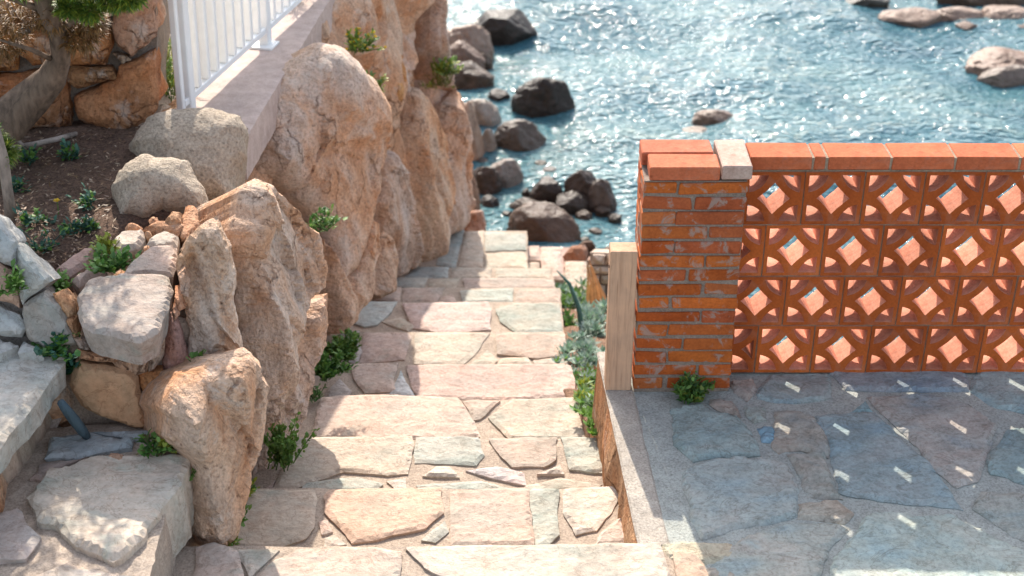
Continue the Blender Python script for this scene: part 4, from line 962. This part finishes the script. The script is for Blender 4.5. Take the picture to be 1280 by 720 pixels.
# plant by the pillar
plant('weed', 'ferny green weed growing at the foot of the brick pillar', 'weed', (.63, 4.145, 0.0), .085, [G2, G3, (.07, .16, .05), (.16, .2, .03)], 360, .026, .008, 1., (0, -.25, .2), 22)
mb = MB()
# planting bed soil
Pb = [U(740, 552, -.42), U(775, 520, -.42), np.array([.5, 5.1, -.62]), np.array([.62, 6.2, -1.15]), np.array([.7, 7.3, -1.6]), np.array([.28, 7.4, -1.62]), np.array([.22, 6.4, -1.12]), np.array([.20, 5.4, -.72])]
cP = np.mean(Pb, 0); nb_ = np.array([0, .42, 1.]); slab(mb, Pb, nb_, bulge=.02, edge=.06, thick=.6, res=.03, amp=.02, tint=(.24, .15, .10))
tag(mb.build('planting_bed', M['soil'], smooth=True), kind='structure')
def bedz(y): return cP[2]+.02-(y-cP[1])*.42
def bed(px, py):
    lo, hi = -2.0, .2
    for _ in range(40):
        z = (lo+hi)/2; q = U(px, py, z)
        if bedz(q[1]) > z: lo = z
        else: hi = z
    return U(px, py, z)
gsuc = 'succulents between the stairs and the terrace kerb'
def rosette(name, label, p, n, L, w, tints, group=gsuc, spread=.1, heads=9):
    mb = MB(); p = np.array(p)
    for h in range(heads):
        c = p+np.array([rng.gauss(0, spread*.5), rng.gauss(0, spread*.5), rng.uniform(.01, .08)*spread*10*.5])
        for k in range(n):
            t = k*2.399; el = .15+1.1*k/n; d = np.array([math.cos(t)*math.cos(el), math.sin(t)*math.cos(el), math.sin(el)])
            leaf(mb, c, d, L*(1-.4*k/n), w, vary(rng.choice(tints), .2), -.1)
    return tag(mb.build(name, M['leaf'], fix=False), label, 'succulent', group)
rosette('succulent', 'large silvery rosette clump against the wooden post base', bed(732, 452), 16, .062, .016, SIL, spread=.12, heads=22)
rosette('succulent', 'grey green rosettes lying over the edge of the paved step', bed(722, 470), 14, .05, .014, SIL+[G3], spread=.10, heads=12)
rosette('succulent', 'silver leaved clump farther up beyond the long blade leaf', bed(740, 408), 14, .08, .02, SIL+[(.2, .32, .2)], spread=.12, heads=12)
rosette('succulent', 'pale clump beside the silver one near the retaining wall', bed(755, 395), 12, .09, .022, SIL, spread=.10, heads=8)
rosette('succulent', 'small yellow green rosettes halfway along the kerb', bed(736, 492), 12, .04, .016, [G3, YG, (.2, .28, .12)], spread=.07, heads=12)
rosette('succulent', 'broad leaved green ground plant beside the kerb', bed(741, 512), 10, .045, .022, [G3, (.14, .28, .06), (.3, .38, .25)], spread=.07, heads=12)
rosette('succulent', 'bright green plant at the near tip of the bed', bed(746, 536), 10, .04, .020, [G3, (.16, .3, .04)], spread=.05, heads=11)
rosette('succulent', 'dark green low plant at the far end of the stair edge', bed(694, 356), 9, .07, .02, [G1, G2, G3], spread=.08, heads=10)
rosette('succulent', 'olive coloured plant mass behind the long blade leaf', bed(722, 372), 9, .08, .02, [G2, (.16, .2, .08), SIL[0]], spread=.13, heads=12)
rosette('succulent', 'dark leaved green plant at the foot of the long blade leaf', bed(712, 408), 9, .06, .02, [G1, G2, (.10, .08, .04)], spread=.08, heads=9)
for x, y, lab, tt, L in ((700, 366, 'grey green clump at the inner edge of the bed near the winding steps', SIL+[G2], .07), (708, 384, 'mixed green clump left of the long blade leaf', [G2, G3, SIL[0]], .06), (735, 384, 'silver and green clump between blade leaf and dry leaf', SIL+[G3], .07),
                     (748, 420, 'silver clump tucked against the far side of the post', SIL, .06), (718, 432, 'silver clump at the stair edge below the blade leaf', SIL, .055), (745, 455, 'silver leaved clump hanging over the kerb end', SIL, .055),
                     (730, 474, 'dark green and red leaved patch below the silvery clumps', [G1, G2, (.2, .09, .05)], .04), (742, 480, 'pale green patch beside the kerb face', [G3, SIL[1]], .045), (733, 505, 'yellow green patch at the corner of the fourth step', [G3, YG], .04), (747, 522, 'fresh green patch between kerb and third step', [G3, (.16, .3, .04)], .04), (742, 500, 'mixed leafy patch in the narrow part of the bed', [G2, G3, SIL[0]], .04)):
    rosette('succulent', lab, bed(x, y), 12, L, L*.32, tt, spread=.09 if L > .05 else .06, heads=13)
mb = MB(); a0 = bed(728, 418); pts = [a0, a0+np.array([-.02, .05, .13]), a0+np.array([-.07, .11, .25]), a0+np.array([-.14, .15, .31])]
mb.tube(pts, [.016, .014, .010, .003], 8, (.06, .16, .13)); tag(mb.build('agave_leaf', M['leaf'], smooth=True), 'long curved blue green blade leaf rising over the succulents', 'plant')
mb = MB(); a0 = bed(748, 388); top = UY(735, 318, a0[1]+.05)
for k in range(5):
    s = (k-2)*.03; mb.add([a0+np.array([s-.02, 0, 0]), a0+np.array([s+.02, .005*k, 0]), top*.5+(a0+np.array([s+.012, 0, 0]))*.5, top*.5+(a0+np.array([s-.012, .01, 0]))*.5, top+np.array([s*.15, 0, -.02*abs(k-2)])], [(0, 1, 2, 3), (3, 2, 4)], vary((.30, .15, .06), .25))
tag(mb.build('dead_leaf', M['leaf'], fix=False), 'tall pointed dry brown leaf standing by the retaining wall', 'plant')
# grass tufts behind the fence
for (x, y, r, lab) in ((207, 118, .16, 'yellow green grass tuft behind the fence end post'), (200, 28, .12, 'round olive tuft on the rocky ground beside the masonry wall'), (206, 95, .14, 'pale grass tuft between masonry wall and fence'), (365, 2, .14, 'dark low scrub seen through the far fence bars'), (275, 0, .14, 'dark low scrub on the rocky ground behind the fence')):
    plant('grass_tuft', lab, 'grass', U(x, y, .42), r, [G3, YG, (.25, .27, .08)] if y > 20 else [G1, G2], 160, .07, .006, 1.6, (0, 0, .8), 16, 'tufts behind the fence')

# ------------------------------------------------------------------ juniper
tr0 = U(-10, 160, .50); ju = empty('juniper_shrub', tr0, 'old juniper with a twisted bare trunk and green sprays over the masonry wall', 'shrub')
BK = (.15, .105, .075)
yb = 4.98
mb = MB(); T = [UY(-30, 175, yb-.1), UY(10, 152, yb), UY(40, 122, yb+.02), UY(64, 98, yb), UY(76, 72, yb-.02), UY(72, 40, yb-.05), UY(60, 15, yb-.1), UY(40, -40, yb-.15)]
mb.tube(T, [.085, .075, .062, .05, .036, .040, .034, .03], 12, BK, 0, .16); mb.build('trunk', M['bark'], ju, smooth=True)
for pts, r in (([UY(74, 78, yb), UY(40, 62, yb-.1), UY(0, 50, yb-.15)], .012), ([UY(70, 45, yb-.05), UY(100, 20, yb-.1), UY(150, 5, yb-.15)], .013), ([UY(60, 15, yb-.1), UY(20, 0, yb-.15), UY(-30, -20, yb-.2)], .014)):
    mb = MB(); mb.tube(pts, [r, r*.8, r*.4], 6, BK, 0, .15); mb.build('branch', M['bark'], ju, smooth=True)
def sprays(centers, tints, nper, L=.035, up=.2):
    mb = MB()
    for c, r in centers:
        for k in range(nper):
            d = np.array([rng.gauss(0, 1), rng.gauss(0, 1), rng.gauss(0, 1)]); d /= np.linalg.norm(d); q = c+d*r*rng.uniform(.2, 1)**.6*np.array([1, 1, .65])
            for j in range(5):
                leaf(mb, q, d+np.array([rng.gauss(0, .6), rng.gauss(0, .6), rng.gauss(0, .5)+up]), L*rng.uniform(.5, 1.2), .006, vary(rng.choice(tints), .25), .1)
    return mb
yc = yb-.15
gc = [(UY(86, 8, yc), .04), (UY(112, 12, yc), .045), (UY(140, -4, yc), .06), (UY(162, -4, yc-.02), .05), (UY(130, -34, yc), .11), (UY(172, -20, yc), .05), (UY(40, -24, yc), .07), (UY(80, -40, yc), .12), (UY(10, -50, yc-.1), .2), (UY(-60, -80, yc-.1), .3), (UY(-140, -40, yc-.1), .3), (UY(-120, 60, yc-.3), .22), (UY(-30, -120, yc-.1), .28), (UY(90, -100, yc-.1), .2), (UY(-2, 190, 4.55), .055), (UY(-30, 175, 4.55), .09)]
sprays(gc, [(.09, .17, .025), (.16, .23, .03), (.24, .29, .035)], 260).build('foliage', M['leaf'], ju, fix=False)
bc = [(UY(20, 18, yc+.1), .12), (UY(60, 14, yc+.1), .09), (UY(110, 26, yc+.12), .06), (UY(0, 50, yc+.1), .1), (UY(100, 45, yc+.12), .07)]
sprays(bc, [(.26, .14, .05), (.20, .11, .04)], 160, .04, -.2).build('dry_foliage', M['leaf'], ju, fix=False)
mb = MB(); yl = 4.5; mb.tube([U(14, 275, .50), UY(9, 235, yl), UY(4, 200, yl), UY(-4, 165, yl), UY(-25, 120, yl)], [.022, .019, .018, .016, .014], 8, (.27, .22, .18), 0, .15)
tag(mb.build('dead_tree', M['bark'], smooth=True), 'grey weathered dead trunk rising at the left edge of the soil bed', 'dead tree')
mb = MB(); mb.tube([U(14, 186, .52), U(45, 180, .545), U(70, 174, .55), U(95, 167, .53)], [.013, .012, .011, .010], 8, (.30, .25, .21), 0, .08)
mb.tube([U(30, 183, .54), U(10, 165, .60), U(3, 155, .63)], [.009, .008, .006], 6, (.30, .25, .21), 0, .08)
tag(mb.build('stick', M['bark'], smooth=True), 'bare grey forked stick lying on the shaded soil', 'stick')

# ------------------------------------------------------------------ sea rocks
def sea_rock(label, x0, y0, x1, y1, tint, squash=.62, deep=.5, facet=.35, mat='searock', seed=None, group='rocks in the water', tilt=0.):
    """boulder whose waterline sits at the bottom of its box"""
    base = U((x0+x1)/2, y1-1, ZS); zc = np.dot(base-CAM, FW); w = (x1-x0)/FPX*zc; hpx = (y1-y0)/FPX*zc
    ry = w*.5*squash
    # seen from ~28 deg above: image height ~ 2*(ry*sin + h*cos)
    ry *= 1.12; h = 1.22*max(.14*w, (hpx-ry*2*.47)/.88)
    c = base+np.array([0, ry*.9, 0]); sdv = np.array([rng.uniform(-40, 40) for _ in range(3)])
    import bmesh
    bm = bmesh.new(); bmesh.ops.create_icosphere(bm, subdivisions=5, radius=1.)
    vs = []; pls = []
    for _ in range(13):
        a_ = np.array([rng.gauss(0, 1), rng.gauss(0, 1), rng.gauss(0, .8)]); pls.append((a_/np.linalg.norm(a_), rng.uniform(.66, .95)))
    for v in bm.verts:
        p = np.array(v.co); s = Vector(p*1.1+sdv); dd, cc = noise.voronoi(Vector(p*1.5+sdv))
        k = 1+.20*noise.noise(s)+.07*fb(np.array(s)*2.3, 4)+facet*.55*(dd[0]-.35)+.045*(1-2*abs(fb(np.array(s)*4, 4)))
        k -= .12*max(0, 1-(dd[1]-dd[0])/.10)
        kp = min(d_/max(1e-3, float(p@a_)) for a_, d_ in pls)
        k = min(k, kp*1.08+.05*fb(np.array(s)*2.0, 3))*1.06
        q = p*k; q[2] = q[2]*(h if q[2] > 0 else deep)
        q[0] *= w*.5; q[1] *= ry; q[2] += tilt*q[0]
        vs.append(c+q)
    mb = MB(); mb.add(vs, [tuple(v.index for v in f.verts) for f in bm.faces], tint); bm.free()
    return tag(mb.build('sea_rock', M[mat], smooth=True), label, 'rock', group)
DK, BRN, TAN, ORG = (.040, .033, .029), (.085, .058, .042), (.26, .19, .15), (.34, .20, .12)
for a in [
 ('black jagged rock farthest out in the glittering water, top centre', 586, 4, 668, 48, DK, .5, .4, .6), ('low dark toe at the left of the jagged top rock', 584, 20, 625, 44, DK, .6, .4, .4),
 ('broad tan boulder topmost of the pile beside the cliff end', 546, 26, 613, 72, TAN, .7, .8, .3), ('brown boulder in the middle of the pile beside the cliff end', 552, 52, 604, 90, (.20, .14, .11), .7, .8, .3), ('dark brown boulder lowest of the pile beside the cliff end', 558, 74, 612, 114, (.09, .065, .05), .7, .6, .3), ('small round stone at the right of the boulder pile', 597, 66, 616, 84, BRN, .8, .4, .3),
 ('large dark rock standing alone in bright water, upper middle', 640, 94, 719, 144, DK, .55, .5, .4), ('little dark rock left of the large lone one', 610, 110, 637, 128, DK, .7, .3, .3),
 ('pale grey wet rock behind the brown grey slab rock', 572, 124, 626, 165, (.30, .27, .24), .7, .5, .3), ('brown grey rock with a slanting top near the cliff end', 612, 150, 679, 192, (.085, .068, .056), .6, .5, .5),
 ('pinkish rounded boulder touching the cliff end', 566, 138, 604, 206, (.34, .23, .17), .9, .6, .3), ('narrow pale stone wedged beside the pinkish boulder', 598, 165, 620, 196, (.24, .2, .17), .8, .4, .3),
 ('dark brown boulder nearer the foot of the cliff', 582, 208, 625, 244, (.06, .04, .03), .7, .5, .3), ('wet grey rock with a bright top behind the dark brown boulder', 610, 194, 652, 233, (.22, .19, .17), .7, .5, .3), ('orange brown boulder with tan top at the cliff foot', 560, 218, 599, 268, (.30, .19, .13), .8, .6, .3), ('low dark stone in foam between landing and boulders', 598, 244, 624, 262, DK, .7, .3, .3),
 ('dark rock with wet highlights at the left of the trio', 660, 218, 705, 254, (.045, .032, .026), .7, .4, .4), ('thin flat dark stone just awash beyond the trio', 678, 208, 697, 217, DK, .8, .2, .2), ('low brown stone before the left rock of the trio', 638, 244, 682, 264, (.06, .042, .032), .6, .4, .3), ('middle rock of the trio, low and wet', 693, 236, 734, 266, (.055, .042, .034), .7, .4, .4), ('rock with a dark hollow at the right of the trio', 708, 214, 752, 256, (.05, .036, .03), .7, .4, .4), ('greyish round rock behind the right of the trio', 732, 226, 770, 262, (.10, .08, .07), .7, .4, .3),
 ('big brown rock nearest to the landing with a pale top', 636, 250, 719, 308, (.095, .062, .044), .7, .5, .3),
 ('brown rock alone in open water above the brick pillar', 866, 133, 924, 160, (.17, .125, .10), .6, .4, .4), ('small rock at the foot of the lone one above the pillar', 852, 156, 890, 174, (.22, .18, .15), .7, .3, .3),
 ('tan long rock at the left of the upper right shore', 1102, -2, 1178, 31, (.25, .18, .14), .6, .4, .4), ('rounded tan rock second from left on the upper right shore', 1174, 2, 1236, 28, (.26, .19, .15), .6, .4, .4), ('flat pale rock at the right edge of the upper right shore', 1228, 6, 1300, 30, (.28, .21, .17), .6, .4, .4), ('small brown stone before the upper right shore', 1199, 22, 1228, 39, (.16, .11, .085), .8, .3, .3), ('small brown stone at the frame edge of the upper right shore', 1260, 22, 1300, 42, (.15, .105, .08), .7, .3, .3),
 ('dark far rock ridge along the top right frame edge', 1178, -30, 1330, 10, (.11, .08, .06), .5, .4, .4), ('dark submerged looking rock at the top of the right half', 1058, -14, 1116, 10, (.06, .06, .05), .6, .3, .4),
 ('large tan rock cut by the right frame edge', 1216, 48, 1330, 96, (.27, .195, .155), .6, .4, .4), ('low wet ledge just below the large right edge rock', 1232, 88, 1320, 107, (.17, .14, .12), .5, .3, .4)]:
    sea_rock(*a)
for k, (x0, y0, x1, y1) in enumerate(((628, 262, 642, 272), (720, 262, 742, 276), (600, 232, 614, 242), (652, 236, 664, 246), (744, 256, 764, 268), (700, 292, 722, 304), (736, 284, 752, 293), (616, 186, 632, 196), (594, 196, 610, 208), (668, 200, 684, 208), (640, 204, 652, 212), (760, 266, 778, 276), (724, 296, 738, 304))):
    sea_rock(('small dark stone just left of the big brown rock', 'wet stone before the right rock of the trio', 'small stone right of the dark brown boulder', 'little stone above the left rock of the trio', 'low stone near the brick pillar, in foam', 'small wet stone right of the big brown rock', 'pebble between big brown rock and brick pillar', 'small stone under the brown grey slab rock', 'dark stone under the narrow wedged stone', 'awash stone in bright water above the trio', 'tiny awash stone left of the thin flat one', 'low dark stone half hidden by the pillar', 'dark pebble at the water edge beyond the winding steps')[k], x0, y0, x1, y1, vary((.06, .045, .036), .3), .8, .4, .4)
# pebbles at the end of the landing
for (x0, y0, x1, y1, lab) in ((578, 262, 608, 296, 'pinkish stone between cliff foot and landing corner'), (708, 306, 736, 326, 'pale stone on the beach beside the winding steps'), (752, 306, 772, 322, 'dark stone on the beach behind the wooden post'), (722, 300, 745, 314, 'small dark stone on the wet sand')):
    b_ = U((x0+x1)/2, y1, -2.2); mb = MB(); n = np.array([.1, -.7, .7])
    slab(mb, px3([(x0, (y0+y1)/2), (x0+6, y0+2), (x1-5, y0), (x1, (y0+y1)/2), (x1-3, y1), (x0+3, y1)], b_, n), n, bulge=.08, edge=.08, thick=.3, res=.03, amp=.02, tint=(.30, .2, .16) if 'pale' in lab or 'pink' in lab else (.09, .07, .06))
    tag(mb.build('beach_stone', M['cliff']), lab, 'stone', 'stones on the beach')
